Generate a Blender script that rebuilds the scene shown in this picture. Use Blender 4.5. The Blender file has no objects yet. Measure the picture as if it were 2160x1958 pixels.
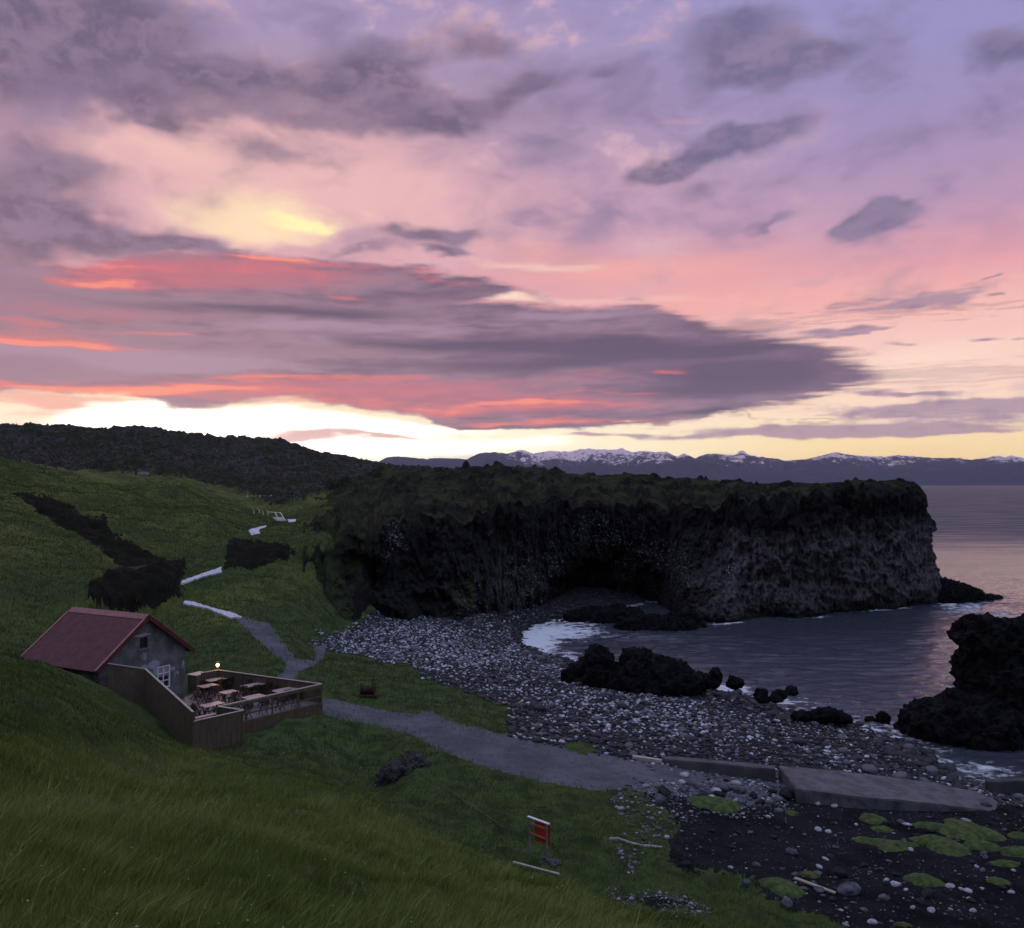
import bpy, bmesh, math, random
import numpy as np
from mathutils import Vector, Matrix
random.seed(7); RNG = np.random.default_rng(7)
SC = bpy.context.scene
COL = SC.collection
F = 1870.0; CX = 1080.0; CY = 979.0; HY = 1020.0; EYE = 20.0
TH = math.atan((HY - CY) / F)
cT, sT = math.cos(TH), math.sin(TH)

def atY(px, py, Y):                 # world point on the sight line through a photo position, at distance Y
    dx = (px - CX) / F; dy = -(py - CY) / F
    t = Y / (cT - dy * sT)
    return (dx * t, Y, EYE + t * (sT + dy * cT))
def atZ(px, py, z):
    dx = (px - CX) / F; dy = -(py - CY) / F
    t = (z - EYE) / (sT + dy * cT)
    return (dx * t, t * (cT - dy * sT), z)
def azel(px, py):
    dx = (px - CX) / F; dy = -(py - CY) / F
    X, Y, Z = dx, cT - dy * sT, sT + dy * cT
    return math.atan2(X, Y), math.atan2(Z, math.hypot(X, Y))
def lin(c):
    out = []
    for v in c[:3]:
        v = v / 255.0
        out.append(v / 12.92 if v <= 0.04045 else ((v + 0.055) / 1.055) ** 2.4)
    return tuple(out) + (1.0,)

# ---------------------------------------------------------------- numpy noise
_perm = np.random.default_rng(11).permutation(512).astype(np.int64)
_perm = np.concatenate([_perm, _perm, _perm])
_grad = np.random.default_rng(12).normal(size=(512, 3)); _grad /= np.linalg.norm(_grad, axis=1)[:, None]
def perlin(x, y, z=None):
    x = np.asarray(x, float); y = np.asarray(y, float)
    z = np.zeros_like(x) if z is None else np.asarray(z, float) + 0 * x
    xi = np.floor(x).astype(np.int64); yi = np.floor(y).astype(np.int64); zi = np.floor(z).astype(np.int64)
    xf, yf, zf = x - xi, y - yi, z - zi
    u = xf**3*(xf*(xf*6-15)+10); v = yf**3*(yf*(yf*6-15)+10); w = zf**3*(zf*(zf*6-15)+10)
    def g(a, b, c, fx, fy, fz):
        h = _perm[_perm[_perm[(xi+a) & 511] + ((yi+b) & 511)] + ((zi+c) & 511)]
        gr = _grad[h & 511]
        return gr[..., 0]*fx + gr[..., 1]*fy + gr[..., 2]*fz
    def L(a, b, t): return a + (b-a)*t
    r = L(L(L(g(0,0,0,xf,yf,zf), g(1,0,0,xf-1,yf,zf), u), L(g(0,1,0,xf,yf-1,zf), g(1,1,0,xf-1,yf-1,zf), u), v),
          L(L(g(0,0,1,xf,yf,zf-1), g(1,0,1,xf-1,yf,zf-1), u), L(g(0,1,1,xf,yf-1,zf-1), g(1,1,1,xf-1,yf-1,zf-1), u), v), w)
    return r * 1.5
def fbm(x, y, z=None, o=4, gain=0.5, ridged=False):
    t = 0; a = 1; f = 1; s = 0
    for i in range(o):
        n = perlin(x*f + 13.7*i, y*f + 7.1*i, None if z is None else z*f + 3.3*i)
        if ridged: n = 1 - 2*np.abs(n)
        t = t + a*n; s += a; a *= gain; f *= 2.03
    return t / s
def sstep(a, b, x):
    t = np.clip((x-a)/(b-a), 0, 1); return t*t*(3-2*t)

# ---------------------------------------------------------------- linking helpers
def tag(o, label=None, cat=None, group=None, kind=None):
    if label: o['label'] = label
    if cat: o['category'] = cat
    if group: o['group'] = group
    if kind: o['kind'] = kind
    return o
def mesh_np(name, V, Fc, mat, parent=None, smooth=False, attrs=None, uv=None):
    me = bpy.data.meshes.new(name)
    V = np.asarray(V, np.float32); Fc = np.asarray(Fc, np.int32)
    n, k = Fc.shape
    me.vertices.add(len(V)); me.vertices.foreach_set('co', V.ravel())
    me.loops.add(n*k); me.loops.foreach_set('vertex_index', Fc.ravel())
    me.polygons.add(n)
    me.polygons.foreach_set('loop_start', np.arange(0, n*k, k, dtype=np.int32))
    me.polygons.foreach_set('loop_total', np.full(n, k, np.int32))
    if smooth: me.polygons.foreach_set('use_smooth', np.ones(n, bool))
    me.update(calc_edges=True)
    for an, av in (attrs or {}).items():
        av = np.asarray(av, np.float32)
        if av.ndim == 2:
            at = me.attributes.new(an, 'FLOAT_COLOR', 'POINT'); at.data.foreach_set('color', av.ravel())
        else:
            at = me.attributes.new(an, 'FLOAT', 'POINT'); at.data.foreach_set('value', av)
    if mat: me.materials.append(mat)
    o = bpy.data.objects.new(name, me); COL.objects.link(o)
    if parent: o.parent = parent
    return o
def obj_bm(name, bm, mat, parent=None, smooth=False):
    me = bpy.data.meshes.new(name)
    bmesh.ops.recalc_face_normals(bm, faces=bm.faces)
    bm.to_mesh(me); bm.free()
    if smooth: me.polygons.foreach_set('use_smooth', np.ones(len(me.polygons), bool))
    me.materials.append(mat)
    o = bpy.data.objects.new(name, me); COL.objects.link(o)
    if parent: o.parent = parent
    return o
def empty(name, loc=(0, 0, 0), rz=0):
    o = bpy.data.objects.new(name, None); COL.objects.link(o)
    o.location = loc; o.rotation_euler = (0, 0, rz); o.empty_display_size = 0.2
    return o
def copy_tree(o, parent=None):
    c = o.copy(); COL.objects.link(c)
    if parent: c.parent = parent
    for ch in list(o.children): copy_tree(ch, c)
    return c
def box(bm, c, s, rz=0, M=None, bev=0.0):
    r = bmesh.ops.create_cube(bm, size=1)
    vs = r['verts']
    bmesh.ops.scale(bm, vec=s, verts=vs)
    if bev:
        es = list({e for v in vs for e in v.link_edges})
        q = bmesh.ops.bevel(bm, geom=es, offset=bev, segments=1, affect='EDGES', profile=0.5)
        vs = list({v for f in q['faces'] for v in f.verts} | {v for v in vs if v.is_valid})
    mt = Matrix.Translation(c) @ Matrix.Rotation(rz, 4, 'Z') if M is None else M @ Matrix.Translation(c) @ Matrix.Rotation(rz, 4, 'Z')
    bmesh.ops.transform(bm, matrix=mt, verts=vs)
    return vs
def beam(bm, a, b, w, h, up=(0, 0, 1)):   # rectangular bar from a to b
    a = Vector(a); b = Vector(b); d = b - a; L = d.length
    if L < 1e-6: return
    d.normalize(); u = Vector(up)
    if abs(d.dot(u)) > 0.99: u = Vector((1, 0, 0))
    s = d.cross(u).normalized(); u = s.cross(d).normalized()
    M = Matrix(((s.x, d.x, u.x, 0), (s.y, d.y, u.y, 0), (s.z, d.z, u.z, 0), (0, 0, 0, 1)))
    r = bmesh.ops.create_cube(bm, size=1); vs = r['verts']
    bmesh.ops.scale(bm, vec=(w, L, h), verts=vs)
    bmesh.ops.transform(bm, matrix=Matrix.Translation((a+b)/2) @ M, verts=vs)
    return vs
def tube(bm, pts, radii, n=8):
    rings = []
    for i, p in enumerate(pts):
        p = Vector(p)
        d = (Vector(pts[min(i+1, len(pts)-1)]) - Vector(pts[max(i-1, 0)])).normalized()
        u = Vector((0, 0, 1)) if abs(d.z) < 0.9 else Vector((1, 0, 0))
        s = d.cross(u).normalized(); u = s.cross(d)
        r = radii[i] if hasattr(radii, '__len__') else radii
        rings.append([bm.verts.new(p + r*(math.cos(k*2*math.pi/n)*s + math.sin(k*2*math.pi/n)*u)) for k in range(n)])
    for a, b in zip(rings, rings[1:]):
        for k in range(n): bm.faces.new((a[k], a[(k+1) % n], b[(k+1) % n], b[k]))
    bm.faces.new(rings[0][::-1]); bm.faces.new(rings[-1])

# ---------------------------------------------------------------- node helpers
class NT:
    def __init__(s, tree): s.t = tree; s.n = tree.nodes; s.l = tree.links
    def put(s, sock, v):
        if hasattr(v, 'is_output'): s.l.new(v, sock)
        elif v is not None: sock.default_value = v
    def math(s, op, a, b=None, c=None, clamp=False):
        n = s.n.new('ShaderNodeMath'); n.operation = op; n.use_clamp = clamp
        s.put(n.inputs[0], a)
        if b is not None: s.put(n.inputs[1], b)
        if c is not None: s.put(n.inputs[2], c)
        return n.outputs[0]
    def add(s, a, b): return s.math('ADD', a, b)
    def mul(s, a, b): return s.math('MULTIPLY', a, b)
    def mad(s, a, b, c): return s.math('MULTIPLY_ADD', a, b, c)
    def ss(s, x, lo, hi, o0=0.0, o1=1.0):
        n = s.n.new('ShaderNodeMapRange'); n.interpolation_type = 'SMOOTHSTEP'
        s.put(n.inputs[0], x); n.inputs[1].default_value = lo; n.inputs[2].default_value = hi
        n.inputs[3].default_value = o0; n.inputs[4].default_value = o1
        return n.outputs[0]
    def noise(s, vec, scale, detail=4, rough=0.5, dist=0.0, lac=2.0, col=False, ntype=None):
        n = s.n.new('ShaderNodeTexNoise'); s.put(n.inputs['Vector'], vec)
        n.inputs['Scale'].default_value = scale; n.inputs['Detail'].default_value = detail
        n.inputs['Roughness'].default_value = rough; n.inputs['Distortion'].default_value = dist
        n.inputs['Lacunarity'].default_value = lac
        return n.outputs['Color'] if col else n.outputs[0]
    def voro(s, vec, scale, feature='F1', out='Distance', rnd=1.0):
        n = s.n.new('ShaderNodeTexVoronoi'); n.feature = feature; s.put(n.inputs['Vector'], vec)
        n.inputs['Scale'].default_value = scale; n.inputs['Randomness'].default_value = rnd
        return n.outputs[out]
    def vmath(s, op, a, b=None, scale=None):
        n = s.n.new('ShaderNodeVectorMath'); n.operation = op
        s.put(n.inputs[0], a)
        if b is not None: s.put(n.inputs[1], b)
        if scale is not None: s.put(n.inputs['Scale'], scale)
        return n.outputs['Value'] if op in ('LENGTH', 'DOT_PRODUCT', 'DISTANCE') else n.outputs[0]
    def mapping(s, vec, loc=(0, 0, 0), rot=(0, 0, 0), sc=(1, 1, 1), typ='POINT'):
        n = s.n.new('ShaderNodeMapping'); n.vector_type = typ; s.put(n.inputs[0], vec)
        n.inputs['Location'].default_value = loc; n.inputs['Rotation'].default_value = rot; n.inputs['Scale'].default_value = sc
        return n.outputs[0]
    def mix(s, fac, a, b, blend='MIX'):
        n = s.n.new('ShaderNodeMix'); n.data_type = 'RGBA'; n.blend_type = blend; n.clamp_factor = True
        s.put(n.inputs[0], fac); s.put(n.inputs[6], a); s.put(n.inputs[7], b)
        return n.outputs[2]
    def ramp(s, fac, stops, interp='LINEAR'):
        n = s.n.new('ShaderNodeValToRGB'); s.put(n.inputs[0], fac); r = n.color_ramp; r.interpolation = interp
        while len(r.elements) > 1: r.elements.remove(r.elements[-1])
        r.elements[0].position = stops[0][0]; r.elements[0].color = stops[0][1]
        for p, c in stops[1:]:
            e = r.elements.new(p); e.color = c
        return n.outputs[0]
    def comb(s, x, y, z=0.0):
        n = s.n.new('ShaderNodeCombineXYZ'); s.put(n.inputs[0], x); s.put(n.inputs[1], y); s.put(n.inputs[2], z)
        return n.outputs[0]
    def sep(s, v):
        n = s.n.new('ShaderNodeSeparateXYZ'); s.put(n.inputs[0], v); return n.outputs
    def attr(s, name, fac=True):
        n = s.n.new('ShaderNodeAttribute'); n.attribute_name = name
        return n.outputs['Fac'] if fac else n.outputs['Color']
    def bump(s, h, dist=0.1, strength=1.0, nrm=None):
        n = s.n.new('ShaderNodeBump'); n.inputs['Distance'].default_value = dist; n.inputs['Strength'].default_value = strength
        s.put(n.inputs['Height'], h)
        if nrm is not None: s.put(n.inputs['Normal'], nrm)
        return n.outputs[0]
def material(name):
    m = bpy.data.materials.new(name); m.use_nodes = True
    t = NT(m.node_tree); p = m.node_tree.nodes['Principled BSDF']
    return m, t, p
# ================================================================= SKY: a dome of cloud far outside everything, computed over azimuth and elevation
def sky_colour(az, el):
    K = 18.7; k = 1.0714
    U = az*K; V = el*K
    X = np.cos(el)*np.sin(az); Y = np.cos(el)*np.cos(az); Z = np.sin(el)
    def lc(*c): return np.array(lin(c)[:3])
    def uv(px, py):
        a, e = azel(px*k, py*k); return a*K, e*K
    def N(sc, st, o, seed, gain=0.55, ridged=False):
        return fbm(X*sc+seed, Y*sc+seed*1.7, Z*sc*st-seed, o=o, gain=gain, ridged=ridged)
    w1, w2 = N(6, 2.0, 4, 3.1), N(6, 2.0, 4, 9.4)
    v1, v2 = N(6, 6.0, 4, 5.3), N(6, 6.0, 4, 1.9)
    w3, w4 = N(22, 1.8, 3, 4.2), N(22, 1.8, 3, 7.7)
    PU, PV = U + w1*.55 + w3*.38, V + w2*0.38 + w4*.26
    QU, QV = U + v1*1.7, V + v2*0.28
    nc = fbm(X*9+w1*.5+2, Y*9+w2*.5, Z*16+w1*.4, o=7, gain=0.52)*1.15      # billows
    nf = fbm(X*30+w2*1.2, Y*30+5, Z*50+w1*1.2, o=5, gain=0.66)*1.25
    nl = fbm(X*8+v1*.5+4, Y*8+v2*.5, Z*50+v1*.6, o=7, gain=0.56)      # streaks
    nlf = fbm(X*26+v2, Y*26+1, Z*170+v1*2, o=5, gain=0.6)
    def fld(lst, q=False, wu=None):
        A, B = (QU, QV) if q else (PU, PV)
        acc = 0
        for b in lst:
            px, py, rx, ry = b[:4]; w = b[4] if len(b) > 4 else 1.0; rot = math.radians(b[5]) if len(b) > 5 else 0
            u, v = uv(px, py); rx = rx*k/100; ry = ry*k/100
            du, dv = A-u, B-v
            if rot: du, dv = du*math.cos(rot)+dv*math.sin(rot), -du*math.sin(rot)+dv*math.cos(rot)
            acc = acc + w*np.exp(-1.6*((du/rx)**2 + (dv/ry)**2)) * 1.0
        return acc
    def mix(c, col, f):
        f = np.clip(f, 0, 1)[..., None]; return c*(1-f) + col*f
    def ramp(stops, x):
        xs = [uv(1008, yy)[1] for yy, _ in stops]
        cs = np.array([lin(c)[:3] for _, c in stops])
        return np.stack([np.interp(x, xs, cs[:, i]) for i in range(3)], -1)
    g = V + nl*0.25
    left = ramp([(960, (255,230,205)), (905, (255,250,228)), (850, (255,248,216)), (800, (255,222,186)), (745, (246,170,150)), (650, (228,158,162)),
                 (500, (214,162,172)), (350, (198,156,174)), (220, (170,142,168)), (90, (168,148,182)), (-60, (158,142,184))], g)
    right = ramp([(960, (226,180,158)), (920, (238,203,152)), (880, (248,218,160)), (830, (250,220,186)), (770, (250,208,188)), (700, (246,200,186)), (640, (242,186,176)),
                  (560, (228,160,166)), (450, (184,148,178)), (300, (160,142,184)), (150, (152,144,192)), (-60, (150,148,200))], g)
    s = sstep(-2.0, 7.5, U)[..., None]
    c = left*(1-s) + right*s
    # soft mottling of the high veil
    veil = sstep(3.0, 5.5, V)*sstep(8.5, 2.0, U)
    c = mix(c, lc(222, 180, 192), sstep(0.0, 0.42, nc+nf*.25)*veil*0.95)
    c = mix(c, lc(134, 118, 152), sstep(0.05, -0.55, nc)*sstep(3.8, 6.0, V)*0.85)
    # rose glow
    gl = fld([(480, 330, 420, 170, 1.0), (260, 290, 150, 80, 0.5), (900, 440, 460, 120, .5), (700, 300, 300, 100, .3)]) + nc*.55
    c = mix(c, lc(236, 184, 182), sstep(0.1, 1.15, gl)*0.85)
    cr = fld([(480, 425, 190, 60, 1.0), (240, 265, 120, 50, 0.6), (600, 445, 150, 36, 0.6), (1010, 518, 170, 18, 0.7), (400, 300, 170, 60, .4), (360, 430, 60, 30, .4)]) + nc*.6 + nf*.15
    c = mix(c, lc(248, 208, 184), sstep(0.25, 1.3, cr)*0.9)
    sp = fld([(605, 441, 95, 24, 1.35), (540, 432, 50, 16, .3)]) + nc*.15 + nf*.2
    halo = fld([(590, 436, 190, 50, 1.1), (470, 440, 90, 40, .5)]) + nc*.5 + nf*.15
    c = mix(c, lc(253, 222, 182), sstep(.25, 1.2, halo)*.85)
    c = mix(c, lc(255, 243, 178), sstep(0.3, 1.3, sp))
    # salmon light right of the middle, pale glow low on the right
    pk = fld([(1250, 530, 420, 45, 0.9), (1450, 600, 420, 50, 0.8), (1330, 243, 90, 9, 0.45, 4), (1050, 490, 160, 30, .4), (1850, 600, 200, 60, .4)], 1) + nl*.35
    c = mix(c, lc(244, 168, 156), sstep(0.2, 1.1, pk)*0.75)
    wh = fld([(1060, 522, 160, 15, .8), (1000, 580, 110, 16, 1.0), (1200, 590, 260, 14, .5), (1750, 745, 330, 36, 0.7), (1880, 690, 220, 40, 0.7), (1750, 825, 240, 20, .6), (1480, 600, 260, 30, .4)], 1) + nl*.4
    c = mix(c, lc(254, 224, 200), sstep(0.25, 1.15, wh)*0.85)
    # high dark clouds
    up = fld([(60, 50, 260, 110, 1.0), (300, 30, 220, 45, .5), (60, 180, 200, 70, .35), (300, 205, 120, 35, 0.55), (470, 160, 230, 48, 0.8), (740, 165, 150, 70, 0.85, -15), (900, 235, 100, 38, .75), (620, 235, 300, 30, .45),
              (820, 110, 120, 35, .4), (1060, 165, 130, 34, 0.75, 15), (960, 85, 130, 40, .55, -12), (1190, 135, 60, 26, .6, 30), (560, 290, 260, 30, 0.3), (1000, 215, 60, 40, .35),
              (1420, 85, 150, 55, .8), (1560, 115, 170, 40, .75), (1680, 90, 80, 26, .35), (1500, 30, 100, 26, .5), (1460, 160, 160, 30, .35),
              (1500, 255, 120, 34, 0.95, 12), (1380, 300, 150, 30, .95, 24), (1290, 345, 90, 28, .6, 10), (1400, 375, 80, 30, .55, 10), (1340, 260, 60, 14, .3),
              (1740, 428, 95, 26, 1.0, 18), (1690, 445, 50, 10, .5), (1515, 427, 70, 14, .7, 8), (1990, 110, 90, 42, .8), (1860, 330, 60, 10, .2),
              (150, 445, 280, 50, .95, -6), (20, 470, 200, 60, .7), (340, 478, 130, 18, .6), (820, 462, 130, 26, 0.95), (880, 500, 60, 14, .8), (700, 488, 130, 13, 0.7), (930, 455, 60, 20, .4, 20), (60, 320, 150, 110, .5), (250, 360, 200, 50, .3), (1250, 590, 40, 5, .2)])
    up = up*1.38 + nc*.95 + nf*.24
    m = sstep(0.15, 1.12, up)*(1-.85*sstep(.3, 1.0, halo))
    dk = mix(np.broadcast_to(lc(94, 82, 108), c.shape), lc(128, 108, 134), sstep(-.35, .35, nf + nc*.5))
    dk = mix(dk, mix(np.broadcast_to(lc(108, 102, 136), c.shape), lc(134, 120, 152), sstep(-.3, .4, nf*.7+nc*.6)), sstep(0, 6, U)*.8)
    c = mix(c, dk, m*0.86)
    # the long bank above the horizon; its top and bottom edges are given point by point
    def edge(pts):
        us, vs = zip(*[uv(*p) for p in pts]); return np.interp(U + v1*.35, us, vs)
    def hump(top, bot, soft_t, soft_b, at=.2):
        t_, b_ = edge(top), edge(bot)
        return sstep(-soft_b, soft_b, QV-b_)*sstep(-soft_t, soft_t, t_-QV)
    ns = fbm(X*7+v1*.3, Y*7+2, Z*260+v2*2, o=4, gain=.6)
    jag = nlf*.26 + nl*.14 + ns*.22*sstep(0, 3, U) + ns*.75*sstep(4.2, 6.6, U) + nf*.14; QV0 = QV
    QV = QV0 + jag*.45
    upper = hump([(-300, 470), (0, 490), (150, 520), (300, 500), (450, 498), (650, 510), (850, 535), (950, 545), (1020, 568), (1080, 590), (1300, 640)],
                 [(-300, 660), (0, 660), (700, 650), (850, 612), (930, 598), (1020, 572), (1080, 592), (1300, 642)], .10, .10)
    main = hump([(-300, 650), (0, 640), (400, 655), (620, 605), (900, 598), (1050, 600), (1280, 602), (1400, 640), (1520, 645), (1600, 672), (1680, 712), (1745, 742), (1800, 749), (1830, 752)],
                [(-300, 770), (0, 768), (250, 772), (340, 800), (560, 790), (800, 812), (1100, 818), (1300, 812), (1450, 812), (1560, 795), (1640, 778), (1700, 762), (1745, 752), (1800, 751), (1830, 754)], .10 + .16*sstep(3, 6.5, U), .07 + .10*sstep(4, 6.5, U))
    tail = hump([(820, 800), (900, 805), (1000, 800), (1400, 795), (1465, 815), (1480, 830)], [(820, 802), (900, 838), (1000, 846), (1150, 845), (1300, 834), (1465, 818), (1480, 832)], .05, .05)
    QV = QV0
    mb = 1-(1-upper)*(1-main)*(1-tail)
    bc = mix(np.broadcast_to(lc(108, 86, 108), c.shape), lc(146, 116, 134), sstep(-.4, .4, nl+nlf*.4 + nf*.2 - U*.04))
    dkb = fld([(1000, 680, 420, 24, 1.1, -1), (1350, 690, 330, 24, 1.0, 3), (1520, 735, 200, 34, 1.1), (500, 608, 420, 18, .7), (1350, 770, 260, 20, 0.8), (1380, 815, 90, 9, 1.2), (1000, 720, 400, 14, .5), (700, 625, 200, 12, .4), (850, 575, 120, 16, .6)], 1) + nl*.3 + nlf*.15
    bc = mix(bc, lc(78, 67, 92), sstep(0.12, 0.9, dkb)*.92)
    ml = fld([(620, 645, 330, 16, 1.2, 2), (1130, 620, 260, 15, 1.0), (150, 700, 440, 28, 1.4), (560, 675, 240, 14, .7), (1560, 650, 90, 12, .9), (450, 720, 200, 12, .6), (1300, 660, 200, 10, .5), (40, 520, 140, 24, .6)], 1) + nl*.35 + nlf*.2
    bc = mix(bc, lc(162, 134, 156), sstep(0.2, 1.1, ml)*.8)
    red = fld([(210, 545, 90, 14, 1.2), (300, 530, 130, 13, .9), (450, 506, 160, 8, 1.0), (600, 520, 190, 10, 0.9, -2), (620, 555, 170, 13, .5, -6), (720, 585, 60, 8, .7), (850, 545, 110, 9, .8, -6), (330, 560, 200, 12, .4), (470, 530, 200, 20, .5),
               (0, 630, 120, 10, .7), (60, 676, 200, 11, 1.3), (330, 658, 150, 6, .9), (0, 655, 200, 20, .6), (560, 745, 260, 10, 1.2, 1), (60, 755, 240, 14, 1.2), (250, 765, 200, 8, .9), (480, 768, 260, 10, 1.0), (640, 790, 300, 13, .75),
               (1000, 800, 300, 8, 1.1, 0), (1170, 772, 120, 6, .7), (1120, 795, 160, 5, .7), (1390, 737, 60, 9, 1.0), (1000, 828, 180, 9, 1.0), (1200, 832, 200, 6, .8), (900, 810, 160, 10, .7), (760, 740, 100, 8, .6), (860, 770, 220, 14, .35)], 1)
    tint = fld([(430, 540, 330, 34, 1.5), (150, 610, 260, 30, .7), (800, 765, 420, 34, .9), (1080, 800, 300, 26, .9), (450, 770, 400, 26, .9), (1180, 740, 160, 16, .5)], 1) + nlf*.3
    bc = mix(bc, lc(190, 104, 118), sstep(.15, 1.2, tint)*.78)
    rr = red + nlf*.5 + nl*.2 + nf*.45*sstep(2.6,4,V)
    rc = mix(np.broadcast_to(lc(226, 112, 104), c.shape), lc(214, 104, 116), sstep(2.6, 4.4, V))
    rc = mix(rc, lc(250, 140, 112), sstep(.9, 1.4, rr))
    bc = mix(bc, rc, sstep(0.2, 1.35, rr)*.86)
    c = mix(c, bc, mb*0.97)
    # warm fringe where the bank thins
    c = mix(c, lc(252, 150, 118), sstep(.5, 1.2, rr)*(1-mb)*.7*sstep(3.2, 2.4, V))
    # salmon shreds under the bank at the far left
    sl = fld([(60, 790, 200, 26, 1.1), (180, 800, 160, 20, .8), (60, 840, 160, 24, .7)], 1) + nlf*.6 + nl*.2
    c = mix(c, lc(240, 172, 152), sstep(.3, 1.0, sl)*(1-mb)*.9)
    # low thin clouds
    low = fld([(1600, 655, 90, 9, .8), (1640, 700, 110, 7, .8), (1740, 735, 70, 4, .8), (640, 857, 170, 12, 1.2), (780, 856, 80, 4, .8), (540, 862, 80, 5, .6), (1130, 862, 70, 7, 0.8), (1250, 858, 60, 8, .8), (1350, 862, 100, 9, .9), (1480, 852, 160, 14, 1.15), (1680, 838, 220, 14, 1.1), (1600, 858, 170, 11, .9), (1130, 858, 90, 8, .7),
               (1880, 846, 130, 8, .9), (1850, 806, 200, 15, 1.2), (1990, 795, 170, 22, 1.2), (1780, 845, 180, 12, .8), (1760, 778, 120, 6, 1.1, -1), (1650, 800, 60, 5, .5), (1960, 825, 120, 8, .6), (870, 848, 60, 6, .6),
               (1740, 600, 130, 17, 1.05, 7), (1870, 585, 90, 19, 1.0, 10), (1690, 588, 60, 6, .6), (1950, 545, 30, 4, 1.0, 12), (1620, 615, 70, 5, .5), (1692, 653, 24, 6, 1.0), (1772, 674, 34, 5, 1.0), (1935, 664, 34, 6, 1.0), (2012, 661, 20, 4, 1.0), (1990, 574, 26, 3, .9), (1600, 605, 60, 8, .6), (1850, 610, 90, 8, .7),
               (1420, 575, 26, 4, .5), (1560, 640, 60, 8, .6), (1640, 655, 50, 8, .6), (1600, 690, 80, 5, .5)], 1) + nlf*.34 + nl*.12 + nf*.50
    lcol = mix(np.broadcast_to(lc(204, 158, 160), c.shape), lc(164, 134, 152), sstep(-2.0, 4.0, U)); lcol = mix(lcol, lc(140, 114, 138), sstep(.0, .5, nf+nlf)*sstep(2, 5, U)*.8)
    lm = sstep(0.30, 1.05, low)
    # burning gap over the horizon
    gap = fld([(280, 800, 70, 18, 1.0), (260, 822, 170, 18, .9), (500, 818, 260, 20, 1.1), (760, 840, 260, 20, 1.0), (340, 852, 360, 20, .9), (640, 885, 420, 22, 1.0), (950, 870, 220, 14, .6)], 1) + nlf*.15 + nl*.15
    c = mix(c, np.array([1.9, 1.72, 1.45]), sstep(0.25, .9, gap)*(1-mb))
    c = mix(c, lcol, lm*(1-mb)*.88)
    # the air in front of the sky takes some of its light
    c = c*np.exp(2.0e-5*np.minimum(14000., 1260./np.maximum(np.sin(np.maximum(el, 0)), 1e-3)))[..., None]
    # darker opposite the sunset; unseen overhead sky brightened and blued to light the ground
    back = sstep(0.72, -0.5, np.cos(az+0.25)*np.cos(el))[..., None]
    bcol = lerp3((0.22, 0.27, 0.42), (0.33, 0.36, 0.54), sstep(-.3, .4, nc))
    c = c*(1-back) + bcol*back
    ov = sstep(0.78, 1.2, el)[..., None]
    c = c*(1-ov) + lerp3((0.72, 0.88, 1.30), (0.95, 1.08, 1.46), sstep(-.3, .4, nc))*ov
    dn = sstep(-0.005, -0.05, el)[..., None]
    return c*(1-dn) + np.array([.05, .045, .06])*dn
def lerp3(a, b, f): return np.array(a)*(1-f[..., None]) + np.array(b)*f[..., None]
def build_sky():
    d2r = math.pi/180
    a = np.concatenate([np.linspace(-180, -36, 70)[:-1], np.linspace(-36, 36, 880), np.linspace(36, 180, 70)[1:]])*d2r
    e = np.concatenate([np.linspace(-12, -0.6, 8)[:-1], np.linspace(-0.6, 29.5, 450), np.linspace(29.5, 90, 50)[1:]])*d2r
    AZ, EL = np.meshgrid(a, e)
    c = sky_colour(AZ.ravel(), EL.ravel())
    R = 30000.0
    V = np.stack([R*np.cos(EL)*np.sin(AZ), R*np.cos(EL)*np.cos(AZ), R*np.sin(EL)+EYE], -1).reshape(-1, 3)
    n, m_ = len(e), len(a)
    i = np.arange(n*m_).reshape(n, m_)
    Fc = np.stack([i[:-1, :-1], i[1:, :-1], i[1:, 1:], i[:-1, 1:]], -1).reshape(-1, 4)
    m = bpy.data.materials.new('sky_glow'); m.use_nodes = True; t = NT(m.node_tree); t.n.clear()
    em = t.n.new('ShaderNodeEmission'); tr = t.n.new('ShaderNodeBsdfTransparent'); ad = t.n.new('ShaderNodeAddShader')
    out = t.n.new('ShaderNodeOutputMaterial')
    t.l.new(t.attr('cloud', False), em.inputs[0]); t.l.new(em.outputs[0], ad.inputs[0]); t.l.new(tr.outputs[0], ad.inputs[1]); t.l.new(ad.outputs[0], out.inputs[0])
    m.cycles.emission_sampling = 'NONE'
    o = mesh_np('sky', V, Fc, m, attrs={'cloud': np.concatenate([c, np.ones((len(c), 1))], 1)})
    tag(o, kind='structure')
    w = bpy.data.worlds.new("World"); SC.world = w; w.use_nodes = True
    sky = w.node_tree.nodes.new('ShaderNodeTexSky'); sky.sky_type = 'NISHITA'; sky.sun_disc = False
    sky.sun_elevation = math.radians(5); sky.sun_rotation = math.radians(-22)
    bg = w.node_tree.nodes['Background']; w.node_tree.links.new(sky.outputs[0], bg.inputs[0]); bg.inputs[1].default_value = 0.0025
build_sky()
cam = bpy.data.cameras.new('camera'); camo = bpy.data.objects.new('camera', cam); COL.objects.link(camo)
camo.location = (0, 0, EYE); camo.rotation_euler = (math.pi/2 + TH, 0, 0)
cam.sensor_width = 36; cam.lens = 36*F/2160; cam.clip_start = 0.1; cam.clip_end = 90000
SC.camera = camo
sun = bpy.data.lights.new('sun', 'SUN'); suno = bpy.data.objects.new('sun', sun); COL.objects.link(suno)
sun.energy = 0.12; sun.angle = math.radians(12); sun.color = (1.0, 0.62, 0.42)
_az, _el = math.radians(-22), math.radians(5)
suno.rotation_euler = Vector((math.sin(_az)*math.cos(_el), math.cos(_az)*math.cos(_el), math.sin(_el))).to_track_quat('Z', 'Y').to_euler()
SC.view_settings.view_transform = 'Standard'; SC.view_settings.look = 'None'
SC.view_settings.exposure = 0; SC.view_settings.gamma = 1
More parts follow.
